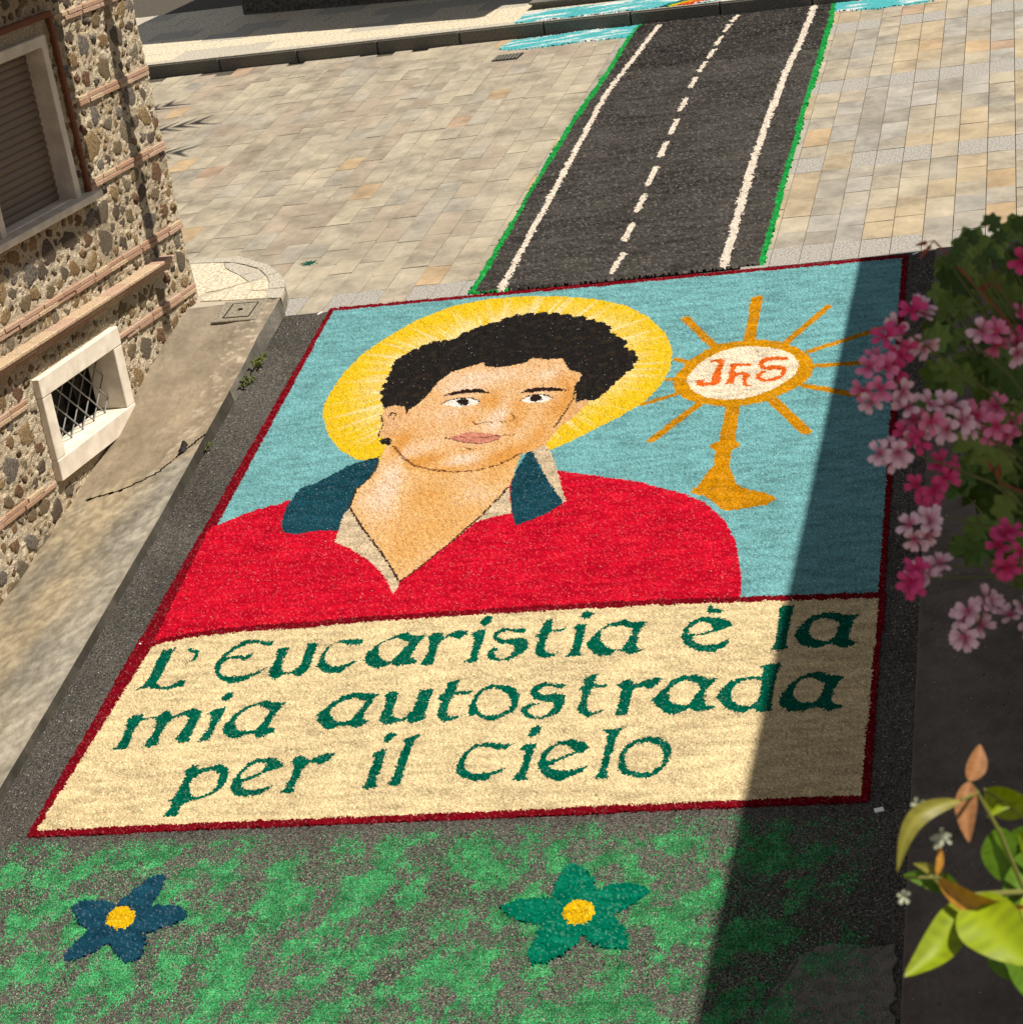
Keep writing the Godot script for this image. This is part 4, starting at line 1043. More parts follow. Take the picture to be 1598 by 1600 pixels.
func rubble_shape(k: int) -> ArrayMesh:
	var g := Shape.new()
	var sides := 8 + k % 3
	var rr := []
	for i in sides: rr.append(dice.randf_range(0.62, 1.16))
	var rings := [[1.06, -0.6], [0.95, 0.30], [0.78, 0.52], [0.40, 0.60]]
	var skew := Vector2(dice.randf_range(-0.2, 0.2), dice.randf_range(-0.2, 0.2))
	for r in rings:
		for i in sides:
			var a := TAU * (i + 0.25 * sin(k * 1.7 + i * 2.1)) / sides
			var q: float = rr[i] * r[0]
			g.v.append(Vector3(cos(a) * q, sin(a) * q, r[1] + (cos(a) * skew.x + sin(a) * skew.y) * r[0] + dice.randf_range(-0.22, 0.22) * absf(r[1])))
	g.v.append(Vector3(0.1, -0.05, 0.6))
	for i in g.v.size(): g.c.append(Color.WHITE)
	for r in rings.size() - 1:
		for i in sides:
			var j := (i + 1) % sides
			var q := r * sides
			g.idx.append_array([q + i, q + sides + i, q + sides + j, q + i, q + sides + j, q + j])
	var q := (rings.size() - 1) * sides
	for i in sides: g.idx.append_array([q + i, g.v.size() - 1, q + (i + 1) % sides])
	var st := SurfaceTool.new()
	st.create_from_arrays(arrays_of(g))
	st.generate_normals()
	return st.commit()

func arrays_of(g: Shape) -> Array:
	var a := []
	a.resize(Mesh.ARRAY_MAX)
	a[Mesh.ARRAY_VERTEX] = g.v
	a[Mesh.ARRAY_COLOR] = g.c
	a[Mesh.ARRAY_INDEX] = g.idx
	return a

# ---------------------------------------------------------------- houses that stand outside the view and shade it
func build_other_houses() -> void:
	var t := atan2(0.308, 7.59)
	var fr := Transform3D(Basis(Vector3.UP, t), Vector3(3.978, 0, -0.10))
	var h := thing("plastered_house", "plain plastered house whose shadow falls along the shaded side of the street", "house", "", fr)
	var s := Shape.new()
	s.box(Vector3(3.0, 0.3, 5.6), Vector3(6.0, 8.0, 11.2), 0.02)
	part("wall", s.mesh(), M.plaster, h)
	var h2 := thing("balcony_house", "plastered house with a terrace and balcony carrying the potted flowers", "house")
	s = Shape.new()
	s.box(Vector3(6.3, 1.0, 11.95), Vector3(5.0, 12.0, 1.2), 0.02)
	part("wall", s.mesh(), M.plaster, h2)
	s = Shape.new()
	s.box(Vector3(6.3, -1.6, 16.0), Vector3(6.0, 7.4, 6.9), 0.02)
	part("terrace", s.mesh(), M.plaster, h2)
	s = Shape.new()
	s.box(Vector3(4.8, 5.05, 11.92), Vector3(4.4, 0.18, 1.26), 0.02)
	part("balcony_slab", s.mesh(), M.plaster, h2)
	# across the square
	var line := Basis(Vector3.UP, -atan(0.24))
	var fr3 := slope_frame(SQUARE_SLOPE) * Transform3D(line, Vector3(-6.64, 0.15, -11.42))
	var h3 := thing("grey_building", "grey stone building standing in its own shade across the raised pavement", "building", "", fr3)
	s = Shape.new()
	s.box(Vector3(3.0, 1.5, -3.0), Vector3(6.0, 3.4, 6.0), 0.02)
	part("wall", s.mesh(), M.dark_wall, h3)
	s = Shape.new()
	s.box(Vector3(2.78, 3.25, -2.97), Vector3(5.5, 0.2, 7.0), 0.02)
	part("roof_slab", s.mesh(), M.dark_wall, h3)

# ---------------------------------------------------------------- sawdust pictures
# style: how a field's grains vary in colour
func grain_colour(style: String, base: Color, x: float, s: float, r: float) -> Color:
	match style:
		"skin":
			var v := 0.14 * patchy.get_noise_2d(x * 5.0, s * 5.0)
			for b in SKIN_POWDER:
				var dx: float = (x - b[0] * 0.001) / (b[2] * 0.001)
				var ds: float = (s - b[1] * 0.001) / (b[3] * 0.001)
				var d := dx * dx + ds * ds
				if d < 5.0: v += b[4] * exp(-d)
			v += (r - 0.5) * 1.1
			var c := base.lerp(Color(0.84, 0.66, 0.51), clampf(v, 0, 1)) if v > 0 else base.lerp(Color(0.68, 0.32, 0.075), clampf(-v, 0, 1))
			if r < 0.16: c = c.lerp(Color(0.50, 0.20, 0.05), 0.55)
			return c
		"halo":
			var a := atan2(s - HALO_CENTRE[1], x - HALO_CENTRE[0])
			var d := Vector2((x - HALO_CENTRE[0]) / 1.25, (s - HALO_CENTRE[1]) / 1.25).length()
			var e := Vector2((x - HALO_CENTRE[0]) / HALO_SIZE[0], (s - HALO_CENTRE[1]) / HALO_SIZE[1]).length()
			var streak := clampf((fine.get_noise_2d(a * 1.5, d * 0.08) - 0.14) * 4.0, 0, 1) * clampf((1.02 - e) * 3.5, 0, 1)
			var glow := clampf((0.92 - e) * 3.2, 0, 0.85) * (0.6 + fine.get_noise_2d(a * 0.8 + 5.0, d * 0.3))
			var hair := clampf(maxf(streak, glow) + (r - 0.5) * 0.35, 0, 0.85)
			return base.lerp(Color(0.86, 0.74, 0.40), hair) * (0.78 if r < 0.12 else 1.0)
		"cloud":
			var n := fine.get_noise_2d(x * 0.16, s * 0.75 + x * 0.06) + 0.5 * patchy.get_noise_2d(x * 0.9, s * 1.4)
			return base.lerp(Color(0.74, 0.76, 0.74), clampf(n * 3.0 - 0.1 + (r - 0.5) * 0.5, 0, 1))
		"field":
			var k := 1.0 + 0.34 * fine.get_noise_2d(x * 0.35, s * 1.4) + 0.16 * patchy.get_noise_2d(x * 2.0, s * 2.0) + 0.42 * (r - 0.5)
			if r > 0.93: return base.lerp(Color(0.7, 0.7, 0.65), 0.07) * 1.35
			return base * k
		"hair":
			var curl := clampf((fine.get_noise_2d(x * 1.1 + 20.0, s * 1.1) - 0.15) * 3.0, 0, 1)
			return (base * (1.0 + 0.7 * (r - 0.5))).lerp(Color(0.085, 0.055, 0.032), curl * 0.25 + (0.2 if r > 0.96 else 0.0))
		"road":
			var k := 1.0 + 0.45 * fine.get_noise_2d(x * 0.2, s * 1.0) + 0.35 * patchy.get_noise_2d(x * 0.7, s * 0.9) + 0.8 * (r - 0.5)
			if s < -6.4: k *= 0.72
			var c := base * k
			if r > 0.93: c = Color(0.17, 0.155, 0.14)
			return c
	return base * (1.0 + 0.5 * (r - 0.5))

# builds every field of a bed as a mesh of its own
func lay(bed: Bed, parent: Node3D, fields: Array, thick: float, lumps: float) -> void:
	var w := bed.nx + 1
	var hgt := PackedFloat32Array()
	var rnd := PackedFloat32Array()
	hgt.resize(w * (bed.ny + 1))
	rnd.resize(hgt.size())
	for j in bed.ny + 1:
		for i in w:
			var k := j * w + i
			rnd[k] = dice.randf()
			hgt[k] = thick + lumps * (dice.randf() - 0.5) + lumps * 0.7 * fine.get_noise_2d((bed.x0 + i * bed.cx) * 1.5, (bed.s0 + j * bed.cs) * 1.5)
	var cells := {}
	for f in fields: cells[f[0]] = []
	for k in bed.lab.size():
		var l := bed.lab[k]
		if l: cells[l].append(k)
	var remap := PackedInt32Array()
	remap.resize(hgt.size())
	var parents := {}
	for f in fields:
		var mine: Array = cells[f[0]]
		if mine.is_empty(): continue
		remap.fill(-1)
		var v := PackedVector3Array()
		var n := PackedVector3Array()
		var c := PackedColorArray()
		var idx := PackedInt32Array()
		var style: String = f[2]
		var base: Color = f[3]
		for k in mine:
			var i: int = k % bed.nx
			var j: int = k / bed.nx
			var q := [0, 0, 0, 0]
			for t in 4:
				var ii := i + (t & 1)
				var jj := j + (t >> 1)
				var g := jj * w + ii
				if remap[g] < 0:
					remap[g] = v.size()
					var x := bed.x0 + ii * bed.cx
					var s := bed.s0 + jj * bed.cs
					v.append(Vector3(x + (rnd[g] - 0.5) * bed.cx * 0.6, hgt[g], s + (rnd[(g * 7 + 3) % rnd.size()] - 0.5) * bed.cs * 0.6))
					var gx := hgt[mini(g + 1, hgt.size() - 1)] - hgt[maxi(g - 1, 0)]
					var gs := hgt[mini(g + w, hgt.size() - 1)] - hgt[maxi(g - w, 0)]
					n.append(Vector3(-gx * 0.5 / bed.cx, 1, -gs * 0.5 / bed.cs).normalized())
					c.append(grain_colour(style, base, x, s, rnd[g]))
				q[t] = remap[g]
			idx.append_array([q[0], q[1], q[3], q[0], q[3], q[2]])
			# the ragged outer rim goes down to the ground
			for side in [[i - 1, j, 0, 2], [i + 1, j, 3, 1], [i, j - 1, 1, 0], [i, j + 1, 2, 3]]:
				var empty: bool = side[0] < 0 or side[1] < 0 or side[0] >= bed.nx or side[1] >= bed.ny or bed.lab[side[1] * bed.nx + side[0]] == 0
				if not empty: continue
				var a: int = q[side[2]]
				var b: int = q[side[3]]
				var z := v.size()
				for e in [a, b]:
					var p := v[e]
					v.append(Vector3(p.x, -0.004, p.z))
					n.append(n[e]); c.append(c[e])
				idx.append_array([a, b, z + 1, a, z + 1, z])
		var arr := []
		arr.resize(Mesh.ARRAY_MAX)
		arr[Mesh.ARRAY_VERTEX] = v
		arr[Mesh.ARRAY_NORMAL] = n
		arr[Mesh.ARRAY_COLOR] = c
		arr[Mesh.ARRAY_INDEX] = idx
		var m := ArrayMesh.new()
		m.add_surface_from_arrays(Mesh.PRIMITIVE_TRIANGLES, arr)
		var under: Node3D = parents.get(f[4] if f.size() > 4 else "", parent)
		var o := part(f[1], m, M.sawdust, under)
		if f.size() > 5: o.set_meta("label", f[5])
		parents[f[1]] = o

func build_portrait() -> void:
	var g := Bed.new(-2.34, -0.09, 2.16, 6.40, 0.0065, 0.0082)
	paint_portrait(g)
	g.ragged(dice, 0.45)
	var t := thing("sawdust_portrait", "large coloured sawdust picture of a haloed young man in a red shirt above green lettering", "sawdust carpet", "", slope_frame(SLOPE))
	var fields := [[SKY, "turquoise_field", "field", Color(0.165, 0.395, 0.41)], [BORDER, "dark_red_border", "field", Color(0.185, 0.006, 0.012)], [TEXT_FIELD, "cream_field", "field", Color(0.72, 0.57, 0.32)],
		[HALO, "halo", "halo", Color(0.80, 0.52, 0.006)], [SHIRT, "red_shirt", "field", Color(0.56, 0.008, 0.026)], 
		[NECK, "neck", "skin", Color(0.77, 0.465, 0.185)], [FACE, "face", "skin", Color(0.77, 0.465, 0.21)], [HAIR, "hair", "hair", Color(0.020, 0.018, 0.017)], 
		[LIPS, "lips", "field", Color(0.56, 0.22, 0.155), "face"],
		[GOLD, "monstrance", "field", Color(0.55, 0.235, 0.006)], [GOLD_RING, "ring", "field", Color(0.58, 0.26, 0.006), "monstrance"], [HOST, "white_host", "field", Color(0.80, 0.68, 0.50), "monstrance"],
		[INSCRIPTION, "orange_letter", "field", Color(0.74, 0.13, 0.015), "monstrance"], [INSCRIPTION_2, "orange_letter", "field", Color(0.74, 0.13, 0.015), "monstrance"], [INSCRIPTION_3, "orange_letter", "field", Color(0.74, 0.13, 0.015), "monstrance"]]
	for q in LOOSE_FIELDS: fields.append([q[0], q[1], FIELD_LOOK[q[1]][0], FIELD_LOOK[q[1]][1]] + ([FIELD_LOOK[q[1]][2]] if FIELD_LOOK[q[1]].size() > 2 else []))
	for k in 44: fields.append([LETTERS + k, "letter", "field", Color(0.003, 0.105, 0.062)])
	lay(g, t, fields, 0.009, 0.007)

func build_road_strip() -> void:
	var g := Bed.new(-1.34, -8.70, 1.24, -0.0, 0.013, 0.020)
	paint_road(g)
	g.ragged(dice, 0.35)
	# the strip stops at the kerb of the raised pavement and at the picture's red border
	for j in g.ny:
		for i in g.nx:
			if g.s0 + (j + 0.5) * g.cs < -8.43 + 0.1 * (g.x0 + i * g.cx) or g.s0 + (j + 0.5) * g.cs > -0.065 - 0.004 * sin(i * 0.9): g.lab[j * g.nx + i] = 0
	var t := thing("sawdust_road", "long black sawdust strip laid out as a road with white lines and green edges", "sawdust carpet", "", slope_frame(SQUARE_SLOPE))
	var fields := [[GREEN_EDGE, "green_edge", "field", Color(0.015, 0.30, 0.055)], [BLACK_FIELD, "black_field", "road", Color(0.068, 0.062, 0.055)], [SIDE_LINE, "white_line", "plain", Color(0.74, 0.64, 0.52)], [SIDE_LINE_2, "white_line", "plain", Color(0.74, 0.64, 0.52)]]
	for k in 13: fields.append([DASHES + k, "white_dash", "plain", Color(0.74, 0.64, 0.52)])
	lay(g, t, fields, 0.014, 0.009)

func build_rainbow() -> void:
	var g := Bed.new(-2.7, -9.9, 1.9, -7.2, 0.014, 0.020)
	paint_rainbow(g)
	g.ragged(dice, 0.5)
	for j in g.ny:
		for i in g.nx:
			var x := g.x0 + (i + 0.5) * g.cx
			var s := g.s0 + (j + 0.5) * g.cs
			if s > -8.47 + 0.1 * x or (s < -9.08 + 0.1 * x and x > -2.55): g.lab[j * g.nx + i] = 0
	var t := thing("sawdust_rainbow", "turquoise sawdust sky with white clouds and a rainbow on the raised pavement", "sawdust carpet", "", slope_frame(SQUARE_SLOPE, 0.158))
	lay(g, t, [[CLOUD_SKY, "cloudy_sky", "cloud", Color(0.10, 0.47, 0.49)], [BLUE_BAND, "dark_blue_band", "field", Color(0.02, 0.05, 0.10)], [GREEN_BAND, "green_band", "field", Color(0.02, 0.28, 0.10)], [YELLOW_BAND, "yellow_band", "field", Color(0.72, 0.50, 0.02)], [ORANGE_BAND, "orange_band", "field", Color(0.68, 0.24, 0.015)], [RED_BAND, "red_band", "field", Color(0.60, 0.06, 0.02)]], 0.012, 0.007)
	var k := 0
	for p in [KERB_CLOUD, KERB_CLOUD_RIGHT]:
		var b := Bed.new(-3.1 if k == 0 else 0.9, -8.8, -0.9 if k == 0 else 2.9, -7.2, 0.014, 0.020)
		b.fill(1, p)
		b.ragged(dice, 0.6)
		for j in b.ny:
			for i in b.nx:
				if b.s0 + (j + 0.5) * b.cs < -8.42 + 0.1 * (b.x0 + i * b.cx) or (k == 0 and b.x0 + i * b.cx > -1.13) or (k == 1 and b.x0 + i * b.cx < 1.02): b.lab[j * b.nx + i] = 0
		var c := thing("sawdust_cloud", ["turquoise and white sawdust cloud at the kerb foot near the drain", "turquoise sawdust cloud below the kerb between the green edge and the square's paving"][k], "sawdust carpet", "sawdust clouds at the kerb", slope_frame(SQUARE_SLOPE, 0.002))
		lay(b, c, [[1, "cloudy_sky", "cloud", Color(0.10, 0.47, 0.49)]], 0.012, 0.007)
		k += 1

func build_sawdust_flowers() -> void:
	var k := 0
	for fl in [BLUE_PETALS, GREEN_PETALS]:
		var lo := Vector2(1e9, 1e9)
		var hi := -lo
		for p in fl:
			for q in outline(p):
				lo = lo.min(q); hi = hi.max(q)
		var g := Bed.new(lo.x - 0.03, lo.y - 0.03, hi.x + 0.03, hi.y + 0.03, 0.008, 0.009)
		for i in 5: g.fill(i + 1, fl[i])
		g.ragged(dice, 0.5)
		g.fill(9, BLUE_HEART if k == 0 else GREEN_HEART)
		g.ragged(dice, 0.5)
		var t := thing("sawdust_flower", ["dark blue sawdust flower with a yellow heart on the asphalt", "emerald green sawdust flower with a yellow heart on the asphalt"][k], "sawdust flower", "sawdust flowers below the picture", slope_frame(SLOPE))
		var fields := []
		for i in 5: fields.append([i + 1, "petal", "field", Color(0.013, 0.062, 0.10) if k == 0 else Color(0.004, 0.165, 0.095)])
		fields.append([9, "yellow_heart", "field", Color(0.74, 0.44, 0.01)])
		lay(g, t, fields, 0.011, 0.009)
		k += 1

func scatter_sawdust() -> void:
	var picture := outline([-2300, -70, 2150, -30, 2150, 6340, -2330, 6350])
	# green dust sown in drifts over the asphalt below the picture
	var g := Shape.new()
	var n := 0
	var drift := FastNoiseLite.new()
	drift.seed = 19
	drift.frequency = 3.5
	drift.fractal_octaves = 3
	var flowers := []
	var patch := outline(CONCRETE_PATCH)
	for fl in [BLUE_PETALS, GREEN_PETALS]:
		for p in fl: flowers.append(outline(p))
	for t in 900000:
		var p := Vector2(dice.randf_range(-2.55, 2.25), dice.randf_range(6.30, 8.9))
		var d := drift.get_noise_2d(p.x, p.y * 0.8) + 0.35 * drift.get_noise_2d(p.x * 3.0 + 7.0, p.y * 2.4)
		var keep := 0.12 + 0.60 * smoothstep(-0.18, 0.30, d)
		keep *= clampf((p.y - 6.30) * 4.5, 0.04, 1.0) * clampf((2.2 - p.x) * 1.5, 0, 1) * (1.0 - smoothstep(7.8, 8.9, p.y))
		if dice.randf() > keep: continue
		var near := false
		for q in flowers:
			if (q[0] as Vector2).distance_squared_to(p) < 0.5 and inside(q, p): near = true
		if near: continue
		var white := dice.randf()
		var col := Color(0.02, 0.36, 0.10).lerp(Color(0.20, 0.72, 0.31), dice.randf()) * (0.6 + 0.6 * dice.randf() + 0.5 * drift.get_noise_2d(p.x * 1.7 - 9.0, p.y * 1.7))
		if white < 0.42 * (1.0 - smoothstep(-0.3, 0.3, d)) + 0.02: col = Color(0.50, 0.47, 0.38) * (0.5 + 0.6 * dice.randf())
		grain(g, Vector3(p.x, 0.013 if inside(patch, p) else 0.001, p.y), dice.randf_range(0.0030, 0.0062), col)
		n += 1
	var o := part("green_sawdust", g.mesh(), M.sawdust, self, slope_frame(SLOPE))
	tag(o, "green sawdust sown in loose drifts over the asphalt below the picture", "sawdust")
	stuff(o)
	# stray pale grains
	g = Shape.new()
	for t in 26000:
		var p := Vector2(dice.randf_range(-2.62, 2.36), dice.randf_range(0.0, 7.9))
		if inside(picture, p) and not (p.y > 6.335): continue
		if p.x < -2.1 and dice.randf() < 0.25: continue
		grain(g, Vector3(p.x, 0.001, p.y), dice.randf_range(0.0025, 0.006), Color(0.66, 0.60, 0.48) * dice.randf_range(0.5, 1.15))
	for t in 700:
		grain(g, Vector3(dice.randf_range(2.34, 3.0), 0.021, dice.randf_range(0.3, 7.9)), dice.randf_range(0.003, 0.009), Color(0.40, 0.35, 0.26) * dice.randf_range(0.3, 1.3))
	for t in 2200:   # swept up against the picture's edge and over its fields
		var p := Vector2(dice.randf_range(-2.2, 2.05), dice.randf_range(0.05, 6.2))
		grain(g, Vector3(p.x, 0.016, p.y), dice.randf_range(0.002, 0.005), Color(0.7, 0.66, 0.56))
	o = part("stray_grains", g.mesh(), M.sawdust, self, slope_frame(SLOPE))
	tag(o, "pale grains of salt and sawdust strewn over the dark asphalt", "sawdust")
	stuff(o)

func grain(g: Shape, at: Vector3, r: float, col: Color) -> void:
	var a := dice.randf() * TAU
	var p := []
	for k in 3: p.append(at + Vector3(cos(a + TAU * k / 3.0), 0, sin(a + TAU * k / 3.0)) * r * dice.randf_range(0.7, 1.3))
	var top := at + Vector3(0, r * 0.9, 0)
	for k in 3: g.tri(p[k], top, p[(k + 1) % 3], col)

# ---------------------------------------------------------------- small things
func build_small_things() -> void:
	# inspection cover at the corner
	var a := kerb_edge(0.13)
	var b := wall_foot(0.13)
	var lift := func(x: float, z: float) -> float:
		var p := wall_foot(z)
		var q := kerb_edge(z)
		return lerpf(p.y, q.y, (x - p.x) / (q.x - p.x))
	var at := Vector3(-2.915, lift.call(-2.915, 0.125), 0.125)
	var t := thing("inspection_cover", "square grey concrete inspection cover set in the pavement beside the pale corner flags", "manhole cover", "", Transform3D(Basis(Vector3.RIGHT, SLOPE * 1.05) * Basis(Vector3.UP, -0.05), at))
	var s := Shape.new()
	s.box(Vector3(-0.01, 0.0, 0.0), Vector3(0.36, 0.022, 0.345), 0.006)
	part("surround", s.mesh(), M.lid, t)
	s = Shape.new()
	for r in [[Vector3(-0.105, 0.0125, 0), Vector3(0.010, 0.004, 0.25)], [Vector3(0.105, 0.0125, 0), Vector3(0.010, 0.004, 0.25)], [Vector3(0, 0.0125, -0.12), Vector3(0.2, 0.004, 0.010)], [Vector3(0, 0.0125, 0.12), Vector3(0.2, 0.004, 0.010)]]:
		s.box(r[0], r[1], 0.001)
	part("seam", s.mesh(), M.dark, t)
	s = Shape.new()
	s.box(Vector3(0, 0.008, 0), Vector3(0.198, 0.014, 0.228), 0.004)
	part("lid", s.mesh(), M.lid, t)
	s = Shape.new()
	s.rod([Vector3(-0.016, 0.0165, 0.004), Vector3(0.016, 0.0165, -0.004)], 0.011, 0.011, 8)
	part("lifting_eye", s.mesh(), M.dark, t)
	# drain by the far kerb
	t = thing("drain_grate", "small dark iron drain grate in the paving below the far kerb", "drain", "", slope_frame(SQUARE_SLOPE) * Transform3D(Basis(Vector3.UP, -0.08), Vector3(-2.46, 0.002, -7.81)))
	s = Shape.new()
	s.box(Vector3(0, 0.0, 0), Vector3(0.30, 0.012, 0.25), 0.003)
	part("frame", s.mesh(), M.dark, t)
	for k in 7:
		s = Shape.new()
		s.box(Vector3(-0.12 + k * 0.04, 0.009, 0), Vector3(0.018, 0.012, 0.22), 0.003)
		part("bar", s.mesh(), M.grey_kerb, t)
	# black curled leaf at the crack
	s = Shape.new()
	for lobe in [[Vector3(-0.004, 0, -0.040), 0.030, 0.048, 0.05], [Vector3(0.006, 0, 0.032), 0.032, 0.030, 0.03]]:
		for i in 12:
			var a0: float = TAU * i / 12.0
			var a1: float = TAU * (i + 1) / 12.0
			var c: Vector3 = lobe[0]
			var top: Vector3 = c + Vector3(0, lobe[3], 0)
			s.tri(c + Vector3(cos(a0) * lobe[1], 0.004, sin(a0) * lobe[2]), top + Vector3(cos(a0), 0, sin(a0)) * 0.010, c + Vector3(cos(a1) * lobe[1], 0.004, sin(a1) * lobe[2]))
			s.tri(top + Vector3(cos(a0), 0, sin(a0)) * 0.010, top + Vector3(cos(a1), 0, sin(a1)) * 0.010, c + Vector3(cos(a1) * lobe[1], 0.004, sin(a1) * lobe[2]))
			s.tri(top, top + Vector3(cos(a1), 0, sin(a1)) * 0.010, top + Vector3(cos(a0), 0, sin(a0)) * 0.010)
	tag(part("dry_leaf", s.mesh(), M.black_leaf, self, Transform3D(Basis.IDENTITY, Vector3(-2.755, lift.call(-2.755, 2.10) + 0.002, 2.10))), "curled black dry leaf lying on the crack in the left pavement", "leaf")
	# scraps of white tape at the picture's corners
	var labels := ["white scrap of tape beside the picture's border where the red shirt meets the cream", "white scrap of tape at the bottom corner of the cream field in the shade", "thin white scrap of tape beyond the shaded top corner of the picture", "thin white scrap of tape at the sunlit top corner of the picture"]
	var k := 0
	for q in [[-2.26, 4.47, 0.03, 0.035], [2.155, 6.32, 0.045, 0.03], [2.16, 0.03, 0.05, 0.012], [-2.33, 0.02, 0.05, 0.012]]:
		s = Shape.new()
		s.box(Vector3(0, 0.004, 0), Vector3(q[2], 0.006, q[3]), 0.001)
		tag(part("paper_scrap", s.mesh(), M.paper, self, slope_frame(SLOPE) * Transform3D(Basis(Vector3.UP, 0.3 * k), Vector3(q[0], 0.0, q[1]))), labels[k], "paper scrap", "white scraps of tape round the picture")
		k += 1
	# a lost pinch of green by the rounded corner
	var g := Shape.new()
	for i in 170:
		var p := Vector2(dice.randfn(0, 0.032), dice.randfn(0, 0.03))
		grain(g, Vector3(-2.80 + p.x, 0.001, -1.27 + p.y), dice.randf_range(0.004, 0.008), Color(0.01, 0.17, 0.10) * dice.randf_range(0.6, 1.3))
	var o := part("spilt_sawdust", g.mesh(), M.sawdust, self, slope_frame(SQUARE_SLOPE))
	tag(o, "small spill of green sawdust on the paving near the rounded corner", "sawdust")
	stuff(o)

func build_palm() -> void:
	var green := paint("palm_green", Color(0.07, 0.11, 0.03), 0.6)
	var bark := paint("palm_bark", Color(0.16, 0.12, 0.08), 0.95)
	var t := thing("palm_tree", "palm tree hidden behind the stone house's corner, its frond shadow on the paving", "palm tree", "", Transform3D(Basis.IDENTITY, on_square(-6.15, -5.55)))
	var s := Shape.new()
	s.rod([Vector3(0, -0.1, 0), Vector3(-0.05, 1.6, 0), Vector3(0, 3.4, 0), Vector3(0.05, 4.7, 0)], 0.17, 0.12, 10)
	part("trunk", s.mesh(), bark, t)
	for k in 15:
		var a := TAU * k / 15.0
		var f := Shape.new()
		var path := []
		for i in 9:
			var q := i / 8.0
			path.append(Vector3(0.05 + cos(a) * 3.0 * q, 4.7 + 0.75 * sin(q * 2.0) - 1.15 * q * q, sin(a) * 3.0 * q))
		f.rod(path, 0.022, 0.006, 5)
		for i in range(1, 9):
			for e in 3:
				var p: Vector3 = (path[i - 1] as Vector3).lerp(path[i], e / 3.0)
				var d: Vector3 = (path[i] - path[i - 1]).normalized()
				var side := d.cross(Vector3.UP).normalized()
				for sg in [-1.0, 1.0]:
					var tip: Vector3 = p + (d * 0.55 + side * sg * 0.8).normalized() * 0.50 * (1.0 - 0.045 * i) - Vector3(0, 0.12, 0)
					f.tri(p - d * 0.06, tip, p + d * 0.06)
		part("frond", f.mesh(), green, t)

func build_weeds() -> void:
	var m := paint("weed", Color(0.075, 0.085, 0.022), 0.8)
	m.backlight_enabled = true
	m.backlight = Color(0.3, 0.35, 0.05)
	var k := 0
	for spot in [[-2.60, 0.80, 26, 0.10], [-2.60, 1.12, 22, 0.09], [-2.60, 2.05, 10, 0.06]]:
		var t := thing("weed", ["tuft of weeds in the open joint below the kerb, nearest the inspection cover", "weedy tuft growing from the kerb joint, middle one of the row", "smallest weed at the kerb where the pavement crack ends"][k], "weed", "weeds along the kerb", Transform3D(Basis.IDENTITY, on_street(spot[0], spot[1])))
		for i in spot[2]:
			var s := Shape.new()
			var a := dice.randf() * TAU
			var d := Vector3(cos(a), 0, sin(a) * 1.6)
			var l: float = spot[3] * dice.randf_range(0.5, 1.1)
			var p0 := Vector3(dice.randf_range(-0.015, 0.03), 0, dice.randf_range(-0.09, 0.09))
			var p1 := p0 + d * l * 0.5 + Vector3(0, l * 0.6, 0)
			var p2 := p0 + d * l + Vector3(0, l * 0.45, 0)
			var w := Vector3(-sin(a), 0, cos(a)) * 0.008
			s.tri(p0 - w * 0.5, p1 - w, p1 + w)
			s.tri(p0 - w * 0.5, p1 + w, p0 + w * 0.5)
			s.tri(p1 - w, p2, p1 + w)
			part("blade", s.mesh(), m, t)
		k += 1
	var holes := Shape.new()
	for q in [[-2.618, 0.70, 0.03, 0.09], [-2.622, 1.10, 0.035, 0.13]]:
		holes.box(Vector3(q[0], 0.004, q[1]), Vector3(q[2], 0.006, q[3]), 0.001)
	setting(part("kerb_gap", holes.mesh(), M.dark, self, slope_frame(SLOPE)))

# ---------------------------------------------------------------- plants on the balcony
func petal_mesh(g: Shape, at: Vector3, dir: Vector3, up: Vector3, l: float, w: float, inner: Color, outer: Color) -> void:
	var side := dir.cross(up).normalized()
	var rows := [[0.0, 0.12, 0.0], [0.3, 0.5, 0.05], [0.6, 0.95, 0.07], [0.85, 0.9, 0.03], [1.0, 0.45, -0.04]]
	var k := g.v.size()
	for r in rows:
		for s in [-1.0, 0.0, 1.0]:
			g.v.append(at + dir * l * (r[0] - (0.06 if s == 0.0 and r[0] == 1.0 else 0.0)) + side * w * 0.5 * r[1] * s + up * l * (r[2] + 0.07 * absf(s) * r[0]))
			g.c.append(inner.lerp(outer, clampf(r[0] * 1.7 - 0.15, 0, 1)))
	for r in rows.size() - 1:
		for s in 2:
			var q: int = k + r * 3 + s
			g.idx.append_array([q, q + 1, q + 4, q, q + 4, q + 3])

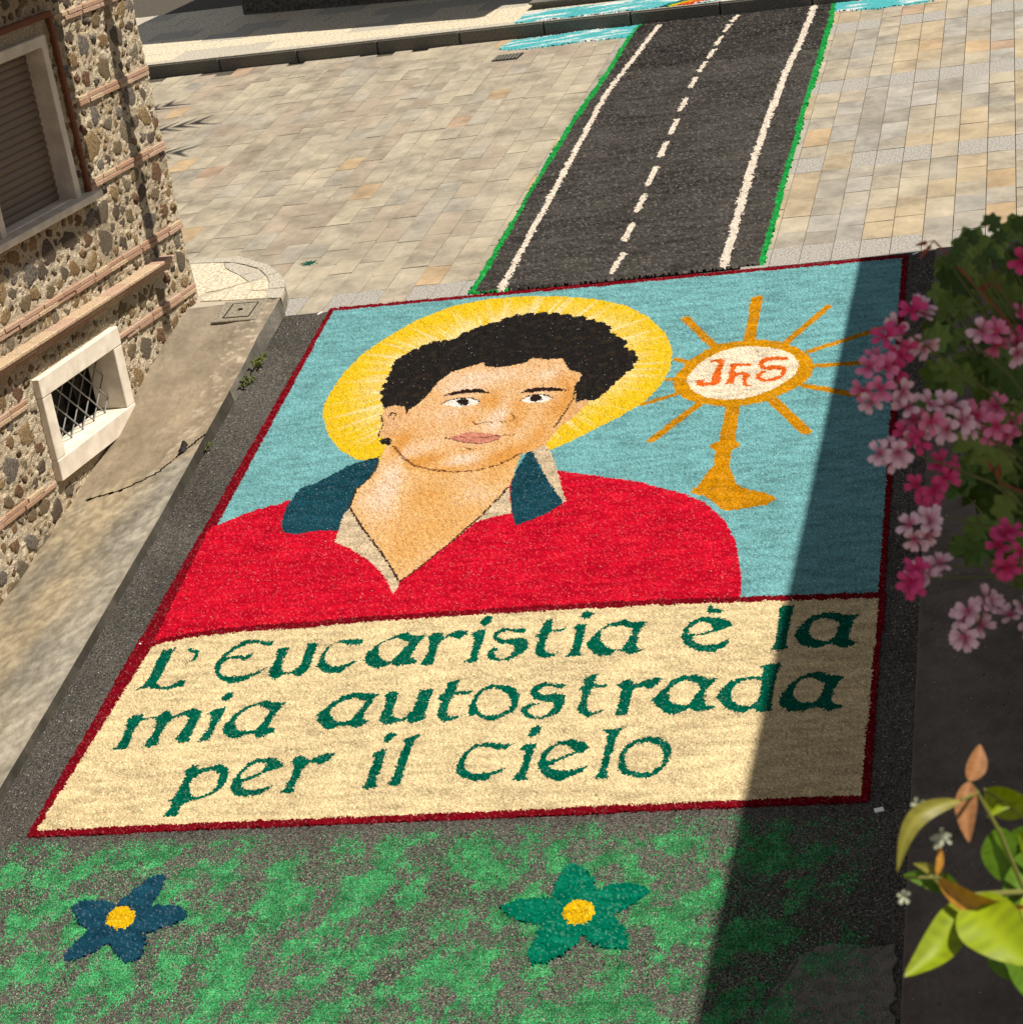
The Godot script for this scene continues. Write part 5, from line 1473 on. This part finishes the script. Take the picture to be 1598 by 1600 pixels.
func build_geraniums() -> void:
	var petal := paint("petal", Color.WHITE, 0.7, null, 1.0, null, 1.0, true)
	petal.backlight_enabled = true
	petal.backlight = Color(0.35, 0.3, 0.32)
	var greens := []
	for k in 4:
		var m := paint("geranium_leaf%d" % k, [Color(0.08, 0.14, 0.025), Color(0.12, 0.18, 0.03), Color(0.05, 0.09, 0.02), Color(0.16, 0.22, 0.04)][k], 0.65)
		m.backlight_enabled = true
		m.backlight = Color(0.12, 0.18, 0.02)
		greens.append(m)
	var stalk := paint("geranium_stalk", Color(0.10, 0.11, 0.03), 0.7)
	var bud := paint("geranium_bud", Color(0.30, 0.07, 0.035), 0.7)
	var right: Vector3 = GERANIUM_AXES[0]
	var up: Vector3 = GERANIUM_AXES[1]
	var back: Vector3 = GERANIUM_AXES[2]
	var root := Vector3(3.36, 2.62, 12.15)
	var pot := thing("flower_trough", "long terracotta flower trough on the balcony edge holding the geranium", "planter", "", Transform3D(Basis.IDENTITY, Vector3(3.38, 2.38, 12.1)))
	var s := Shape.new()
	s.box(Vector3(0, 0.10, 0), Vector3(0.22, 0.22, 0.72), 0.012)
	part("trough", s.mesh(), M.terracotta, pot)
	s = Shape.new()
	s.box(Vector3(0, 0.222, 0), Vector3(0.25, 0.03, 0.75), 0.01)
	part("rim", s.mesh(), M.terracotta, pot)
	s = Shape.new()
	s.box(Vector3(0.22, -0.02, 0), Vector3(0.55, 0.022, 0.5), 0.004)
	part("bracket", s.mesh(), M.iron, pot)
	var plant := thing("geranium", "trailing geranium with pink and white flower heads over dark leaves in the shade", "flowering plant")
	# leaves
	var shapes := []
	for k in 3: shapes.append(geranium_leaf(k))
	var stems := Shape.new()
	for i in 135:
		var a := dice.randf()
		var b := dice.randf()
		a = pow(a, 0.6)
		var p: Vector3 = (LEAF_CORNERS[0] as Vector3).lerp(LEAF_CORNERS[1], a).lerp((LEAF_CORNERS[3] as Vector3).lerp(LEAF_CORNERS[2], a), b)
		p += back * dice.randf_range(-0.30, 0.12) + up * dice.randf_range(-0.02, 0.02)
		var r := dice.randf_range(0.020, 0.042)
		var face := (back * 0.9 + up * dice.randf_range(-0.1, 1.0) + right * dice.randf_range(-0.8, 0.6)).normalized()
		var x := face.cross(Vector3.UP).normalized().rotated(face, dice.randf_range(-1.2, 1.2))
		part("leaf", shapes[i % 3], greens[dice.randi() % 4], plant, Transform3D(Basis(x * r, face * r, x.cross(face) * r), p))
		if i % 3 == 0:
			var e := p.lerp(root, 0.35) - up * 0.04
			stems = Shape.new()
			stems.rod([p, p.lerp(e, 0.5) - up * 0.02, e], 0.0018, 0.0025, 5)
			part("stem", stems.mesh(), stalk, plant)
	# dark ivy-like leaves against the sunlit paving
	for p in IVY_LEAVES:
		var face := (back + up * dice.randf_range(-0.3, 0.6) + right * dice.randf_range(-0.4, 0.4)).normalized()
		var x := face.cross(Vector3.UP).normalized().rotated(face, dice.randf_range(-2, 2))
		var r := dice.randf_range(0.014, 0.020)
		part("leaf", shapes[0], greens[2], plant, Transform3D(Basis(x * r, face * r, x.cross(face) * r), p))
	for i in IVY_LEAVES.size() - 1:
		stems = Shape.new()
		stems.rod([IVY_LEAVES[i], (IVY_LEAVES[i] as Vector3).lerp(root, 0.2)], 0.0012, 0.0016, 5)
		part("stem", stems.mesh(), stalk, plant)
	# flower heads, each floret with five petals
	for h in FLOWER_HEADS:
		var c: Vector3 = h[0]
		var kind: String = h[1]
		var rad: float = h[2]
		var g := Shape.new()
		var joint := c - back * rad * 0.9 + right * rad * 0.8 + up * dice.randf_range(-0.5, 0.8) * rad
		g.rod([joint, joint.lerp(root, 0.25) + right * 0.02 + up * 0.015, root.lerp(joint, 0.35)], 0.0016, 0.0026, 5, Color(0.4, 0.4, 0.4))
		var count := maxi(3, int(rad * 165.0))
		var florets := []
		for i in count:
			var d := Vector3(dice.randfn(), dice.randfn(), dice.randfn() * 0.7).normalized()
			var at := c + (right * d.x + up * d.y) * rad * 0.82 * sqrt(dice.randf_range(0.15, 1.0)) + back * rad * d.z * 0.6
			florets.append(at)
			g.rod([joint, joint.lerp(at, 0.6), at - back * 0.006], 0.0009, 0.0012, 4, Color(0.5, 0.35, 0.3))
		var head := part("flower_head", g.mesh(), bud if kind == "bud" else stalk, plant)
		if kind == "bud":
			for at in florets:
				var bs := Shape.new()
				bs.rod([at, at + (at - joint).normalized() * 0.012, at + (at - joint).normalized() * 0.02], 0.004, 0.0012, 6)
				part("bud", bs.mesh(), bud, head)
			continue
		for at in florets:
			var f := Shape.new()
			var look: Vector3 = (back * 0.8 + (at - c) / rad * 0.9 + up * dice.randf_range(-0.2, 0.3)).normalized()
			var ax := look.cross(up).normalized()
			var ay := look.cross(ax)
			var spin := dice.randf() * TAU
			var pale := kind == "pale" or (kind == "mixed" and dice.randf() < 0.7) or (kind == "rose_pale" and dice.randf() < 0.4)
			var inner := Color(0.34, 0.015, 0.08) if pale else Color(0.42, 0.012, 0.075)
			var outer := Color(0.76, 0.52, 0.56) if pale else Color(0.62, 0.075, 0.20)
			if kind == "pink" or (kind == "rose_pale" and not pale and dice.randf() < 0.5): outer = Color(0.70, 0.22, 0.34)
			for k in 5:
				var an := spin + TAU * k / 5.0 + (0.22 if k % 2 else -0.1)
				var dir := (ax * cos(an) + ay * sin(an) + look * 0.25).normalized()
				petal_mesh(f, at, dir, look, dice.randf_range(0.021, 0.028), dice.randf_range(0.012, 0.0165), inner, outer)
			part("floret", f.mesh(), petal, head)

func geranium_leaf(k: int) -> ArrayMesh:
	var g := Shape.new()
	var n := 28
	for ring in [0.0, 0.5, 1.0]:
		for i in n:
			var a := TAU * i / n
			var r: float = 1.0 if k == 9 else 0.86 + 0.13 * cos(a * 7.0 + k)
			var notch := clampf(1.0 - absf(angle_difference(a, -PI / 2)) * 2.2, 0, 1)
			r *= 1.0 - 0.75 * notch
			g.v.append(Vector3(cos(a) * r * ring, 0.10 * ring * sin(a * 7.0 + k) * ring + 0.22 * ring * ring - 0.1, sin(a) * r * ring))
			g.c.append(Color.WHITE)
	for ring in 2:
		for i in n:
			var j := (i + 1) % n
			var q := ring * n
			g.idx.append_array([q + i, q + n + i, q + n + j, q + i, q + n + j, q + j])
	var st := SurfaceTool.new()
	st.create_from_arrays(arrays_of(g))
	st.generate_normals()
	return st.commit()

func build_citrus() -> void:
	var tones := {"lime": Color(0.235, 0.30, 0.004), "green": Color(0.10, 0.20, 0.010), "amber": Color(0.46, 0.22, 0.03), "copper": Color(0.34, 0.155, 0.06), "olive": Color(0.22, 0.20, 0.03)}
	for k in tones:
		var m := paint("citrus_" + k, tones[k], 0.42, null, 1.0, null, 1.0, true)
		m.specular_mode = BaseMaterial3D.SPECULAR_SCHLICK_GGX
		m.metallic_specular = 0.3
		m.backlight_enabled = true
		m.backlight = Color(0.55, 0.6, 0.3)
	var pot := thing("plant_pot", "round terracotta pot on the terrace holding the citrus shrub", "pot", "", Transform3D(Basis.IDENTITY, Vector3(3.62, 2.1, 12.95)))
	var s := Shape.new()
	s.rod([Vector3(0, 0, 0), Vector3(0, 0.28, 0)], 0.12, 0.16, 16)
	part("pot", s.mesh(), M.terracotta, pot)
	s = Shape.new()
	s.rod([Vector3(0, 0.26, 0), Vector3(0, 0.31, 0)], 0.175, 0.175, 16)
	part("rim", s.mesh(), M.terracotta, pot)
	var plant := thing("citrus_shrub", "citrus shrub with glossy sunlit green and coppery young leaves in the foreground", "shrub")
	var st := Shape.new()
	for q in CITRUS_STEMS: st.rod(q, 0.0055 if q.size() > 4 else 0.0032, 0.0022, 7)
	var first: Vector3 = CITRUS_STEMS[0][0]
	st.rod([Vector3(3.62, 2.36, 12.95), Vector3(3.5, 2.46, 12.93), first], 0.010, 0.006, 8)
	var stem_mat := paint("citrus_stem", Color(0.14, 0.14, 0.03), 0.6)
	part("stem", st.mesh(), stem_mat, plant)
	for q in CITRUS_LEAVES:
		part("leaf", citrus_leaf(q), M["citrus_" + q[0]], plant)
	var white := paint("blossom", Color(0.36, 0.38, 0.26), 0.7)
	for c in CITRUS_BLOSSOM:
		var f := Shape.new()
		for k in 5:
			var an := TAU * k / 5.0 + dice.randf()
			var dir := (VIEW_RIGHT * cos(an) + VIEW_UP * sin(an) + VIEW_BACK * 0.4).normalized()
			petal_mesh(f, c, dir, VIEW_BACK, 0.011, 0.006, Color.WHITE, Color.WHITE)
		part("blossom", f.mesh(), white, plant)

# [tone, foot, tip, width, fold along the midrib, curl, roll]
func citrus_leaf(q: Array) -> ArrayMesh:
	var a: Vector3 = q[1]
	var b: Vector3 = q[2]
	var l := a.distance_to(b)
	var d := (b - a) / l
	var up := (VIEW_BACK - d * VIEW_BACK.dot(d)).normalized()
	var side := d.cross(up)
	up = up.rotated(d, q[6])
	side = side.rotated(d, q[6])
	var g := Shape.new()
	var n := 14
	for i in n + 1:
		var t := float(i) / n
		var w: float = q[3] * 0.5 * pow(sin(PI * pow(t, 0.85)), 0.75) * (1.0 - 0.25 * t)
		var bend: float = sin(PI * t) * q[5] * l
		for k in 5:
			var e := (k - 2) * 0.5
			g.v.append(a + d * l * t + side * (w * e + bend * 0.6) + up * (absf(e) * w * q[4] + bend * 0.25 + 0.03 * w * sin(t * 17.0 + k)))
			var vein := 0.86 + 0.14 * sin(t * 46.0 + absf(e) * 9.0)
			g.c.append(Color(1.1, 1.1, 1.1) if k == 2 else Color(1, 1, 1) * vein * (1.0 - 0.18 * dice.randf()))
	for i in n:
		for k in 4:
			var p := i * 5 + k
			g.idx.append_array([p, p + 1, p + 6, p, p + 6, p + 5])
	var st := SurfaceTool.new()
	st.create_from_arrays(arrays_of(g))
	st.generate_normals()
	return st.commit()
